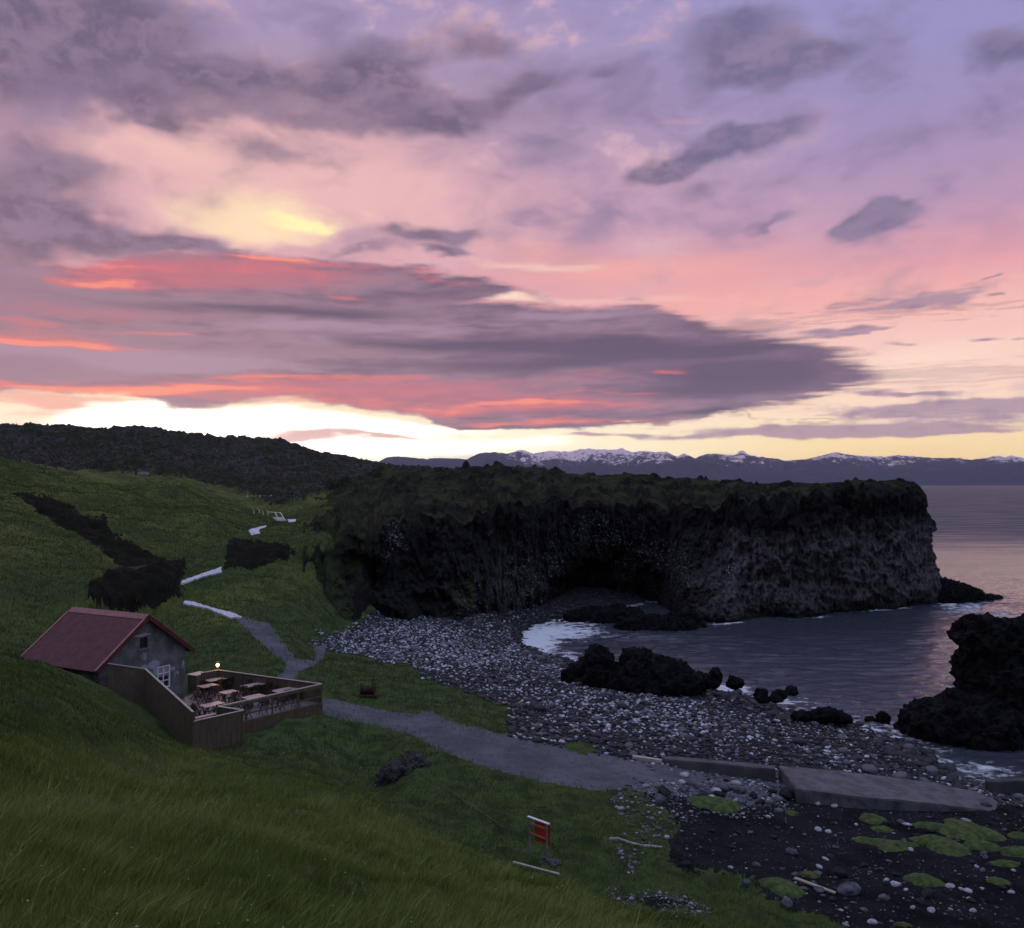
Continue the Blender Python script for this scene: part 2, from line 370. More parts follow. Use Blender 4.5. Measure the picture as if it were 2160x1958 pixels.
SC.cycles.use_denoising = True; SC.cycles.max_bounces = 5; SC.cycles.diffuse_bounces = 2; SC.cycles.glossy_bounces = 3
SC.cycles.transparent_max_bounces = 8; SC.cycles.volume_bounces = 0
# ================================================================= MATERIALS
def obj_co(t):
    return t.n.new('ShaderNodeTexCoord').outputs['Object']
def geo_pos(t):
    return t.n.new('ShaderNodeNewGeometry').outputs['Position']
def L3(r, g, b): return (r, g, b, 1.0)
def mat_grass():
    m, t, p = material('grass'); v = geo_pos(t)
    n1 = t.noise(v, 0.12, 5, .6); n2 = t.noise(v, 0.9, 6, .65); n3 = t.noise(v, 9.0, 5, .7)
    c = t.mix(t.ss(n1, .38, .62), L3(.054, .080, .024), L3(.130, .142, .036))
    c = t.mix(t.mul(t.ss(n2, .45, .68), .75), c, L3(.016, .034, .010))
    c = t.mix(t.mul(t.ss(n3, .42, .7), .7), c, L3(.012, .020, .006))
    c = t.mix(t.mul(t.ss(t.noise(v, 2.3, 4, .6), .56, .72), .5), c, L3(.105, .098, .032))
    lo = t.attr('fresh'); c = t.mix(lo, c, t.mix(t.ss(n2, .4, .65), L3(.060, .090, .028), L3(.024, .042, .013)))
    t.put(p.inputs['Base Color'], c); p.inputs['Roughness'].default_value = .9; p.inputs['Specular IOR Level'].default_value = .1
    h = t.mad(n3, .6, t.mul(t.noise(v, 30, 3, .7), .3))
    t.put(p.inputs['Normal'], t.bump(h, .12, .9)); return m
def mat_lava():
    m, t, p = material('lava_rock'); v = geo_pos(t)
    n1 = t.noise(v, .06, 5, .6); n2 = t.noise(v, .5, 7, .7); n3 = t.noise(v, 2.2, 5, .7)
    c = t.mix(t.ss(n2, .42, .62), L3(.018, .017, .015), L3(.080, .070, .064))
    c = t.mix(t.mul(t.ss(n3, .50, .66), t.ss(n1, .38, .58)), c, L3(.17, .15, .145))
    c = t.mix(t.mul(t.ss(n1, .62, .38), t.ss(n2, .66, .46)), c, L3(.030, .040, .014))
    t.put(p.inputs['Base Color'], c); p.inputs['Roughness'].default_value = .95; p.inputs['Specular IOR Level'].default_value = .1
    t.put(p.inputs['Normal'], t.bump(t.mad(n3, .5, n2), 1.6, 1.0)); return m
def mat_gravel():
    m, t, p = material('gravel'); v = geo_pos(t)
    n1 = t.noise(v, .35, 5, .6); n2 = t.noise(v, 12, 5, .75); n3 = t.voro(v, 22)
    c = t.mix(t.ss(n1, .35, .65), L3(.088, .090, .104), L3(.145, .145, .165))
    c = t.mix(t.ss(n2, .3, .72), t.mix(.45, c, L3(.05, .05, .06)), c)
    c = t.mix(t.mul(t.ss(t.noise(v, 1.6, 6, .75), .48, .68), .6), c, L3(.050, .050, .060))
    t.put(p.inputs['Base Color'], c); p.inputs['Roughness'].default_value = .95; p.inputs['Specular IOR Level'].default_value = .15
    t.put(p.inputs['Normal'], t.bump(t.mad(n3, .4, n2), .04, .9)); return m
def mat_sand():
    m, t, p = material('black_sand'); v = geo_pos(t)
    n1 = t.noise(v, .5, 5, .6); n2 = t.noise(v, 14, 5, .75)
    c = t.mix(t.ss(n1, .35, .65), L3(.0075, .0078, .0098), L3(.018, .0185, .022))
    c = t.mix(t.ss(n2, .58, .72), c, L3(.045, .043, .052))
    t.put(p.inputs['Base Color'], c); p.inputs['Roughness'].default_value = 1.0; p.inputs['Specular IOR Level'].default_value = .03
    t.put(p.inputs['Normal'], t.bump(n2, .05, .9)); return m
def mat_beach():
    m, t, p = material('dark_shingle'); v = geo_pos(t)
    n1 = t.noise(v, .4, 4, .6); d = t.voro(v, 3.2); cc = t.voro(v, 3.2, out='Color')
    r = t.sep(cc)[0]
    c = t.ramp(r, [(0, L3(.012, .012, .016)), (.6, L3(.025, .024, .03)), (.85, L3(.06, .06, .072)), (1, L3(.13, .13, .15))])
    c = t.mix(t.ss(d, .35, .75), c, L3(.012, .012, .016))
    t.put(p.inputs['Base Color'], c); p.inputs['Roughness'].default_value = .9; p.inputs['Specular IOR Level'].default_value = .12
    t.put(p.inputs['Normal'], t.bump(t.math('SUBTRACT', 1.0, d), .12, .8)); return m
def mat_concrete(name, a, b, sc=.7):
    m, t, p = material(name); v = geo_pos(t)
    n1 = t.noise(v, sc, 6, .65); n2 = t.noise(v, 20, 4, .7)
    c = t.mix(t.ss(n1, .35, .65), a, b); c = t.mix(t.mul(t.ss(n2, .3, .7), .35), c, L3(.05, .05, .055))
    t.put(p.inputs['Base Color'], c); p.inputs['Roughness'].default_value = .9
    t.put(p.inputs['Normal'], t.bump(n2, .02, .6)); return m
def mat_cliff():
    m, t, p = material('basalt'); v = geo_pos(t); nz = t.sep(t.n.new('ShaderNodeNewGeometry').outputs['Normal'])[2]
    n1 = t.noise(v, .10, 5, .6); n2 = t.noise(v, .8, 7, .7)
    vs = t.mapping(v, sc=(1, 1, .16)); n3 = t.noise(vs, 1.6, 6, .72)
    c = t.mix(t.ss(n3, .38, .66), L3(.006, .006, .006), L3(.026, .024, .025))
    c = t.mix(t.mul(t.attr('bare'), .85), c, t.mix(t.ss(n3, .36, .64), L3(.018, .016, .018), L3(.145, .126, .138)))
    c = t.mix(t.mul(t.ss(n2, .60, .72), t.ss(n1, .50, .62)), c, L3(.10, .095, .105))
    # bird-lime flecks on the walls of the coves
    g = t.mul(t.ss(t.noise(v, 2.6, 3, .75), .585, .64), t.attr('lime')); c = t.mix(g, c, L3(.42, .42, .45))
    gr = t.attr('green'); moss = t.mul(t.ss(t.add(t.add(nz, t.mul(t.math('MAXIMUM', t.math('SUBTRACT', gr, 1.0), 0.0), 1.0)), t.add(t.mul(t.math('SUBTRACT', n2, .5), 1.7), t.mul(t.math('SUBTRACT', n1, .5), 1.2))), .42, .66), t.math('MINIMUM', gr, 1.0))
    gcol = t.mix(t.ss(t.noise(v, .22, 6, .7), .40, .60), L3(.008, .012, .006), L3(.038, .047, .016))
    gcol = t.mix(t.ss(t.noise(v, 1.7, 5, .7), .52, .66), gcol, L3(.010, .011, .009))
    c = t.mix(moss, c, gcol)
    t.put(p.inputs['Base Color'], c); p.inputs['Roughness'].default_value = .9; p.inputs['Specular IOR Level'].default_value = .08
    t.put(p.inputs['Normal'], t.bump(t.mad(n3, .7, n2), .5, 1.0)); return m
def mat_rock(name, a, b, moss=0.0, sc=1.4):
    m, t, p = material(name); v = geo_pos(t); nz = t.sep(t.n.new('ShaderNodeNewGeometry').outputs['Normal'])[2]
    n2 = t.noise(v, sc, 7, .7); n3 = t.noise(v, sc*5, 5, .7)
    c = t.mix(t.ss(n2, .35, .68), a, b)
    if moss: c = t.mix(t.mul(t.ss(t.add(nz, t.mul(t.math('SUBTRACT', n2, .5), 1.2)), .35, .6), moss), c, L3(.030, .044, .013))
    t.put(p.inputs['Base Color'], c); p.inputs['Roughness'].default_value = .92; p.inputs['Specular IOR Level'].default_value = .07
    t.put(p.inputs['Normal'], t.bump(t.mad(n3, .4, n2), .25/sc, 1.0)); return m
M_GRASS, M_LAVA, M_GRAVEL, M_SAND, M_BEACH = mat_grass(), mat_lava(), mat_gravel(), mat_sand(), mat_beach()
M_WALK = mat_concrete('pale_concrete', L3(.60, .58, .66), L3(.74, .72, .80))
M_CLIFF = mat_cliff(); M_BANK = mat_rock('bank_earth', L3(.003, .0026, .0022), L3(.011, .009, .007), .10, .8)

# ================================================================= GROUND heights through surveyed points
# (photo x, photo y, ('Y', distance) or ('z', height))
CP = [
 (0,1958,'Y',6.5),(-500,1958,'Y',6.0),(500,1958,'Y',8.5),(1000,1958,'Y',12),(1300,1958,'Y',16.5),(1429,1953,'Y',18),(1600,1958,'z',4.9),(1780,1958,'z',4.4),(2160,1958,'z',3.8),(2700,1958,'z',3.6),
 (0,1750,'Y',10.5),(500,1750,'Y',16),(900,1800,'Y',21),(-400,1700,'Y',11),(300,1850,'Y',10.5),(750,1850,'Y',15.5),
 (428,1580,'Y',42),(536,1634,'Y',38),(640,1655,'Y',35.5),(750,1677,'Y',32.5),(910,1757,'Y',26.5),(991,1800,'Y',24),(1080,1860,'Y',20.8),(1234,1901,'Y',18.8),
 (560,1620,'z',5.6),(700,1665,'z',5.2),(860,1720,'z',4.9),(1000,1780,'z',4.6),(1120,1850,'z',4.5),(1240,1880,'z',4.3),(1360,1915,'z',4.4),(1480,1930,'z',4.5),
 (1150,1815,'z',4.6),(1060,1790,'z',4.7),(1250,1800,'z',4.5),(1350,1800,'z',4.4),(1450,1870,'z',4.5),(1560,1890,'z',4.5),(1700,1935,'z',4.3),
 (430,1590,'z',5.9),(520,1560,'z',5.8),(620,1530,'z',5.8),(700,1560,'z',5.4),(850,1620,'z',5.0),(820,1640,'z',4.4),(1000,1700,'z',4.7),(1200,1700,'z',4.3),(1300,1740,'z',4.2),
 (690,1492,'z',5.7),(780,1515,'z',5.4),(870,1528,'z',5.1),(960,1558,'z',4.9),(1060,1588,'z',4.7),(1176,1615,'z',4.4),(1300,1630,'z',4.1),(1420,1645,'z',3.7),(1560,1655,'z',3.3),
 (1500,1750,'z',3.5),(1800,1750,'z',3.0),(2100,1750,'z',2.7),(1500,1850,'z',3.9),(1800,1850,'z',3.4),(2100,1850,'z',3.1),(2600,1800,'z',2.6),(1700,1690,'z',3.0),(1950,1715,'z',2.6),(2160,1715,'z',2.2),
 (700,1440,'z',5.5),(780,1460,'z',5.3),(900,1480,'z',5.0),(1000,1510,'z',4.9),(850,1430,'z',4.9),(720,1400,'z',5.2),
 (750,1338,'z',3.4),(810,1296,'z',3.1),(850,1330,'z',3.2),(900,1370,'z',3.4),(1000,1340,'z',1.8),(1060,1310,'z',1.2),(1060,1360,'z',1.2),(1000,1450,'z',3.9),(1000,1400,'z',2.8),(1200,1430,'z',1.5),(1200,1500,'z',3.2),(1100,1440,'z',2.8),
 (1100,1500,'z',3.9),(1400,1520,'z',2.5),(1400,1470,'z',1.0),(1600,1580,'z',2.6),(1600,1520,'z',.9),(1800,1600,'z',1.7),(1800,1555,'z',.6),(1900,1620,'z',1.0),(1700,1625,'z',2.9),(1970,1645,'z',.8),(2060,1670,'z',1.4),(2160,1690,'z',1.5),(2600,1690,'z',1.3),
 (1104,1335,'z',0),(1110,1363,'z',0),(1176,1387,'z',0),(1228,1403,'z',0),(1500,1452,'z',0),(1607,1477,'z',0),(1679,1501,'z',0),(1777,1520,'z',0),(1871,1546,'z',0),(1947,1580,'z',0),(1996,1622,'z',0),(2041,1652,'z',0),(2160,1662,'z',-.3),(2600,1665,'z',-.5),
 (1236,1312,'z',-.2),(1200,1350,'z',-1),(1300,1380,'z',-1.2),(1400,1400,'z',-2),(1400,1340,'z',-2.5),(1700,1400,'z',-3),(1700,1470,'z',-1.5),(2000,1500,'z',-2.5),(2000,1400,'z',-4),(2160,1600,'z',-2),(2600,1600,'z',-3),
 (2600,1400,'z',-5),(2160,1300,'z',-5),(1800,1330,'z',-4),(1500,1340,'z',-3),(2600,1200,'z',-6),(2160,1150,'z',-6),(2160,1090,'z',-6),(1400,1150,'z',-5),(1800,1150,'z',-6),(2600,1090,'z',-6),(1500,1095,'z',-6),
 # around the house and the deck
 (403,1582,'Y',44.5),(312,1522,'Y',48),(268,1492,'Y',48.5),(220,1456,'Y',47.5),(144,1426,'Y',47),(50,1396,'Y',47.5),(0,1384,'Y',48),(-300,1340,'Y',50),(200,1560,'Y',33),(0,1560,'Y',20),(300,1700,'Y',20),(100,1450,'Y',36),(0,1450,'Y',30),(-300,1450,'Y',28),
 (330,1640,'Y',33),(120,1650,'Y',19),
 (500,1500,'z',5.5),(450,1480,'z',5.6),(600,1470,'z',5.6),(396,1470,'z',6.0),(420,1440,'z',6.3),(300,1330,'z',7.0),(250,1400,'z',6.6),(150,1370,'z',8.2),
 (0,1340,'Y',62),(0,1250,'Y',70),(100,1260,'Y',74),(-300,1250,'Y',72),(200,1250,'Y',76),(0,1150,'Y',86),(-300,1100,'Y',90),(120,1200,'Y',82),(0,1080,'Y',105),(-300,1020,'Y',120),(0,1050,'Y',125),(60,1075,'Y',118),(0,985,'Y',165),(-300,960,'Y',170),
 (230,1180,'Y',95),(330,1215,'Y',90),(400,1262,'z',8.6),
 (450,1350,'z',6.8),(600,1400,'z',6.0),(450,1292,'z',7.9),(550,1330,'z',7.0),(560,1250,'z',8.6),(650,1340,'z',5.6),(650,1300,'z',6.6),(600,1200,'z',10.2),(700,1250,'z',7.0),(700,1330,'z',4.8),(640,1270,'z',7.6),(420,1225,'z',9.6),(500,1220,'z',9.6),
 (700,1150,'Y',118),(640,1120,'Y',140),(640,1090,'Y',160),(700,1060,'Y',175),(560,1165,'Y',118),
 (360,1190,'Y',104),(450,1150,'Y',118),(330,1130,'Y',118),(300,1080,'Y',135),(180,1060,'Y',135),(150,1110,'Y',112),(470,1085,'Y',150),(143,1012,'Y',180),(321,1018,'Y',185),(482,1040,'Y',195),(545,1125,'Y',140),(571,1098,'Y',165),(420,1100,'Y',138),
 (0,950,'Y',235),(271,911,'Y',320),(343,917,'Y',318),(0,907,'Y',300),(-300,900,'Y',300),(71,908,'Y',302),(171,914,'Y',305),(214,920,'Y',308),(454,933,'Y',320),(557,934,'Y',330),(603,941,'Y',330),(675,965,'Y',335),(715,968,'Y',338),(745,976,'Y',335),(800,988,'Y',335),(840,994,'Y',330),
 (300,985,'Y',225),(600,1010,'Y',240),(500,1040,'Y',215),(700,1020,'Y',235),(150,970,'Y',240),(450,985,'Y',260),(874,994,'Y',320),(1000,1000,'Y',320),(1200,1012,'Y',320),
 (271,935,'Y',420),(0,930,'Y',420),(-300,930,'Y',420),(600,975,'Y',440),(900,1010,'Y',440),(1200,1035,'Y',440),(800,1040,'Y',240),(1500,1075,'Y',330),
]
cps = []
for (px, py, k, v) in CP:
    P = atY(px, py, v) if k == 'Y' else atZ(px, py, v); cps.append(P)
for (x, y, z) in [(-4, -2, 18.7), (0, 0.5, 18.4), (4, -1, 17.4), (-2, 3, 18.0), (3, 4, 16.6), (8, 2, 14.5), (-6, 3, 18.6), (10, 12, 9.0), (14, 8, 7.5)]: cps.append((x, y, z))
cps = np.array(cps)
YO = 8.0
def ab(x, y): return np.stack([3.2*x/(y+YO), np.log(y+YO)], -1)
_A = ab(cps[:, 0], cps[:, 1])
def _k(r2): return 0.5*r2*np.log(r2+1e-12)
_n = len(_A); _r2 = ((_A[:, None]-_A[None])**2).sum(-1)
_K = np.zeros((_n+3, _n+3)); _K[:_n, :_n] = _k(_r2) + 2e-4*np.eye(_n)
_K[:_n, _n] = 1; _K[:_n, _n+1:] = _A; _K[_n, :_n] = 1; _K[_n+1:, :_n] = _A.T
_W = np.linalg.solve(_K, np.concatenate([cps[:, 2], np.zeros(3)]))
def base_h(x, y):
    x = np.asarray(x, float).ravel(); y = np.asarray(y, float).ravel(); out = np.empty(len(x))
    for s in range(0, len(x), 20000):
        q = ab(x[s:s+20000], y[s:s+20000])
        r2 = ((q[:, None]-_A[None])**2).sum(-1)
        out[s:s+20000] = _k(r2) @ _W[:_n] + _W[_n] + q @ _W[_n+1:]
    return out
def to_px(x, y, z):
    zz = z-EYE; d = y*cT + zz*sT; u = -y*sT + zz*cT
    d = np.where(d > .05, d, .05)
    return CX + F*x/d, CY - F*u/d
def poly_sd(px, py, poly):              # signed distance in photo units, positive inside
    P = np.asarray(poly, float); Q = np.roll(P, -1, 0); ins = np.zeros(px.shape, bool); dmin = np.full(px.shape, 1e9)
    for (x0, y0), (x1, y1) in zip(P, Q):
        c = (y0 > py) != (y1 > py)
        with np.errstate(divide='ignore', invalid='ignore'):
            ins ^= c & (px < (x1-x0)*(py-y0)/(y1-y0+1e-9)+x0)
        dx, dy = x1-x0, y1-y0; t_ = np.clip(((px-x0)*dx+(py-y0)*dy)/(dx*dx+dy*dy+1e-9), 0, 1)
        dmin = np.minimum(dmin, np.hypot(px-x0-t_*dx, py-y0-t_*dy))
    return np.where(ins, dmin, -dmin)
PATH1 = [(560,1452),(640,1470),(700,1474),(779,1494),(879,1508),(893,1499),(912,1501),(935,1520),(978,1534),(1069,1554),(1176,1577),(1295,1597),(1400,1612),(1500,1622),(1600,1632),(1650,1640),(1665,1680),(1600,1700),(1480,1680),(1400,1678),(1330,1668),(1250,1668),(1176,1655),(1049,1625),(938,1589),(859,1546),(790,1530),(700,1514),(672,1500),(600,1500)]
PATH2 = [(495,1307),(518,1326),(548,1356),(576,1379),(601,1397),(603,1409),(585,1427),(570,1450),(600,1465),(620,1431),(631,1418),(659,1406),(677,1392),(686,1379),(688,1360),(656,1360),(663,1369),(665,1385),(659,1397),(640,1397),(620,1390),(606,1369),(583,1337),(564,1317),(511,1305)]
WALKS = [[(382,1233),(384,1228),(429,1212),(467,1199),(466,1204),(469,1209),(429,1219),(392,1232)],
         [(387,1276),(389,1271),(410,1273),(452,1287),(491,1296),(510,1305),(486,1307),(466,1298),(438,1287),(403,1280)],
         [(524,1120),(544,1114),(562,1110),(561,1113),(546,1121),(549,1127),(530,1131)], [(607,1097),(624,1097),(623,1102),(609,1104)]]
SAND = [(1330,1668),(1480,1676),(1600,1700),(1650,1640),(1680,1600),(2400,1640),(3200,1640),(3200,2300),(2000,2300),(1790,1958),(1726,1934),(1684,1912),(1600,1885),(1581,1844),(1440,1835),(1407,1823),(1412,1772),(1440,1735),(1380,1700)]
SAND2 = [(1300,1890),(1400,1885),(1475,1910),(1480,1925),(1380,1925),(1330,1905)]
BEACH = [(745,1325),(690,1347),(655,1356),(680,1374),(760,1382),(800,1397),(870,1402),(900,1430),(1000,1470),(1075,1490),(1075,1535),(1069,1556),(1176,1579),(1295,1599),(1400,1614),(1640,1630),(1680,1634),(2060,1700),(3200,1720),(3200,1040),(1100,1040),(1000,1290),(810,1280)]
HB = [(640,1335,'z',5.0),(700,1332,'z',4.0),(745,1336,'z',3.3),(785,1300,'z',3.0),(870,1302,'z',2.8),(968,1316,'z',1.6),(1040,1305,'z',1.0),(1092,1292,'z',.8),(1168,1284,'z',.3),(1217,1276,'z',-.3),(1330,1268,'z',-.3),(1400,1286,'z',-.3),(1440,1316,'z',-.3),(1513,1317,'z',-.3),(1624,1308,'z',-.3),(1705,1306,'z',-.3),(1782,1293,'z',-.3),(1914,1284,'z',-.3),(1982,1277,'z',-.3),(1991,1268,'z',-.3)]
HBW = np.array([atZ(a, b, z) for a, b, _, z in HB]); HBX = np.array([a for a, *_ in HB], float)

BANKS = [[(15,1050),(60,1058),(95,1062),(150,1072),(170,1095),(220,1097),(240,1128),(300,1158),(352,1186),(330,1196),(250,1192),(200,1152),(130,1112),(60,1078)],
         [(180,1292),(185,1240),(230,1212),(300,1200),(392,1184),(388,1205),(378,1240),(385,1266),(330,1290),(250,1296)],
         [(473,1180),(478,1152),(490,1140),(540,1146),(600,1150),(622,1172),(560,1198),(500,1214),(470,1216)]]
NR, NCOL = 900, 940
def build_ground():
    b = np.linspace(math.log(YO-4.0), math.log(YO+450.0), NR); a = np.linspace(-.70, .70, NCOL)
    A, B = np.meshgrid(a, b); Y = np.exp(B)-YO; X = A*(Y+YO)
    x, y = X.ravel(), Y.ravel()
    z = base_h(x, y)
    px, py = to_px(x, y, z)
    d = np.hypot(x, y)
    beach = poly_sd(px, py, BEACH); sand = np.maximum(poly_sd(px, py, SAND), poly_sd(px, py, SAND2)*.8)
    path = np.maximum(poly_sd(px, py, PATH1), poly_sd(px, py, PATH2)); walk = np.max([poly_sd(px, py, w_) for w_ in WALKS], 0)
    jit = fbm(x*1.3, y*1.3, o=4, gain=.65)
    bank = np.max([poly_sd(px, py, w_) for w_ in BANKS], 0) + jit*9 + fbm(x*.35, y*.35, o=3)*9
    grassy = 1-sstep(-8, 6, np.maximum.reduce([beach, sand, path, walk]))
    # rough lava land beyond the green slopes
    lx = [-400, 0, 143, 250, 321, 400, 482, 536, 575, 600, 640, 700, 760]; ly = [975, 986, 1005, 1012, 1010, 1018, 1036, 1062, 1078, 1070, 1058, 1050, 1045]
    lav = (np.interp(px, lx, ly) - py)/6.0 + jit*2.5
    lavm = sstep(-1, 2, lav)*sstep(120, 150, y)
    far = sstep(60, 120, y)
    # undulation, tussocks, crags
    z = z + grassy*(fbm(x*.16, y*.16, o=3)*.65*sstep(6, 20, d) + fbm(x*.55, y*.55+3, o=4)*.32*sstep(4, 12, d) + (fbm(x*2.2, y*2.2, o=3, gain=.6))*.07)
    z = z + lavm*(fbm(x*.06, y*.06, o=5, gain=.55, ridged=True)*3.4 - 1.0 + fbm(x*.22, y*.22+9, o=5, gain=.75)*3.2) + far*grassy*(1-lavm)*(fbm(x*.12, y*.12+5, o=4)*.9 + (fbm(x*.045+2, y*.028, o=3, ridged=True)-.35)*3.0*sstep(95, 140, y)*sstep(520, 330, px))
    z = z + sstep(0, 10, beach)*(fbm(x*.5, y*.5, o=3)*.15) + sstep(0, 10, sand)*fbm(x*.8, y*.8, o=4)*.07
    bk = sstep(-3, 7, bank)
    pos = sstep(-8, 14, np.maximum(poly_sd(px, py, BANKS[1]), poly_sd(px, py, BANKS[2])) + jit*6)
    z = z + bk*(fbm(x*.22+3, y*.22, o=4, gain=.5, ridged=True)*1.3 - 1.1) + pos*1.1
    # path is worn a little into the turf
    z = z - sstep(-2, 5, path)*.07 + sstep(-1, 2, walk)*.06
    # the ground drops away where the headland stands
    yb = np.interp(px, HBX, HBW[:, 1]); drop = sstep(735, 790, px)*sstep(1.5, 5.5, y-yb)*np.maximum(sstep(238, 225, y), sstep(1150, 1350, px))
    z = z*(1-drop) + np.minimum(z, -3.0)*drop
    V = np.stack([x, y, z], -1)
    # class per vertex: 0 grass, 1 lava, 2 gravel path, 3 pale walk, 4 sand, 5 beach
    cls = np.zeros(len(x), np.int8)
    cls[lavm > .5] = 1
    cls[bank > 0] = 6
    jit2 = fbm(x*3.1, y*3.1, o=3, gain=.7)*7
    cls[(sand + jit*22 + jit2*1.4) > 0] = 4
    cls[(beach + jit*10 + jit2*.8) > 0] = 5
    cls[(path + jit*5) > 0] = 2
    tus = poly_sd(px, py, [(1190,1572),(1225,1564),(1262,1575),(1262,1588),(1230,1592),(1195,1583)]); cls[(tus + jit*4) > 0] = 0
    cls[(z < -.2) & (cls != 2)] = 5
    nr, nc = Y.shape; i = np.arange(nr*nc).reshape(nr, nc)
    Fc = np.stack([i[:-1, :-1], i[:-1, 1:], i[1:, 1:], i[1:, :-1]], -1).reshape(-1, 4)
    fc = cls[Fc[:, 0]]
    fresh = sstep(-.3, .5, fbm(x*.05, y*.05+4, o=3)*1.2 + sstep(8.5, 5.5, z)*1.2 - sstep(70, 30, d)*0 - .55*sstep(12, 16, z))
    # clip anything far below the sea bed level
    for ci, (nm, mt) in enumerate([('ground', M_GRASS), ('lava_field', M_LAVA), ('gravel_path', M_GRAVEL), ('unused', M_WALK), ('black_sand', M_SAND), ('beach', M_BEACH), ('rocky_bank', M_BANK)]):
        f = Fc[fc == ci]
        if not len(f): continue
        u, inv = np.unique(f, return_inverse=True)
        o = mesh_np(nm, V[u], inv.reshape(-1, 4), mt, smooth=True, attrs={'fresh': fresh[u]} if ci == 0 else None)
        tag(o, kind='structure')
    return dict(V=V, cls=cls, px=px, py=py, shape=Y.shape, a=a, b=b, z=z, beach=beach, grassy=grassy)
G = build_ground()
def ground_z(x, y):
    nr, nc = G['shape']; x = np.asarray(x, float); y = np.asarray(y, float)
    fa = (x/(y+YO) - G['a'][0])/(G['a'][1]-G['a'][0]); fb = (np.log(y+YO)-G['b'][0])/(G['b'][1]-G['b'][0])
    ia = np.clip(fa.astype(int), 0, nc-2); ib = np.clip(fb.astype(int), 0, nr-2); ta, tb = np.clip(fa-ia, 0, 1), np.clip(fb-ib, 0, 1)
    Z = G['z'].reshape(nr, nc)
    return (Z[ib, ia]*(1-ta)+Z[ib, ia+1]*ta)*(1-tb) + (Z[ib+1, ia]*(1-ta)+Z[ib+1, ia+1]*ta)*tb
def on_ground(px, py, y0=3.0, y1=200.0):     # where the sight line through a photo position first meets the ground
    Ys = np.exp(np.linspace(math.log(y0), math.log(y1), 1500))
    dx = (px-CX)/F; dy = -(py-CY)/F; t_ = Ys/(cT-dy*sT)
    xs = dx*t_; zs = EYE + t_*(sT+dy*cT); gz = ground_z(xs, Ys)
    hit = np.nonzero(gz >= zs)[0]
    k = hit[0] if len(hit) else len(Ys)-1
    return Vector((float(xs[k]), float(Ys[k]), float(gz[k])))

def build_walks():
    bm = bmesh.new()
    for w_ in WALKS:
        pts = []
        for (x0, y0), (x1, y1) in zip(w_, w_[1:]+w_[:1]):
            n = max(1, int(math.hypot(x1-x0, y1-y0)/6))
            for k in range(n):
                pts.append(on_ground(x0+(x1-x0)*k/n + .5*math.sin(k*2.1+x0), y0+(y1-y0)*k/n + .5*math.sin(k*3.7+y0), 40, 260) + Vector((0, 0, .16)))
        vs = [bm.verts.new(p) for p in pts]; es = [bm.edges.new((a, b)) for a, b in zip(vs, vs[1:]+vs[:1])]
        bmesh.ops.triangle_fill(bm, edges=es, use_beauty=True)
    ex = bmesh.ops.extrude_face_region(bm, geom=list(bm.faces)); bmesh.ops.translate(bm, vec=(0, 0, -.3), verts=[v for v in ex['geom'] if isinstance(v, bmesh.types.BMVert)])
    tag(obj_bm('concrete_path', bm, M_WALK), kind='structure')
build_walks()
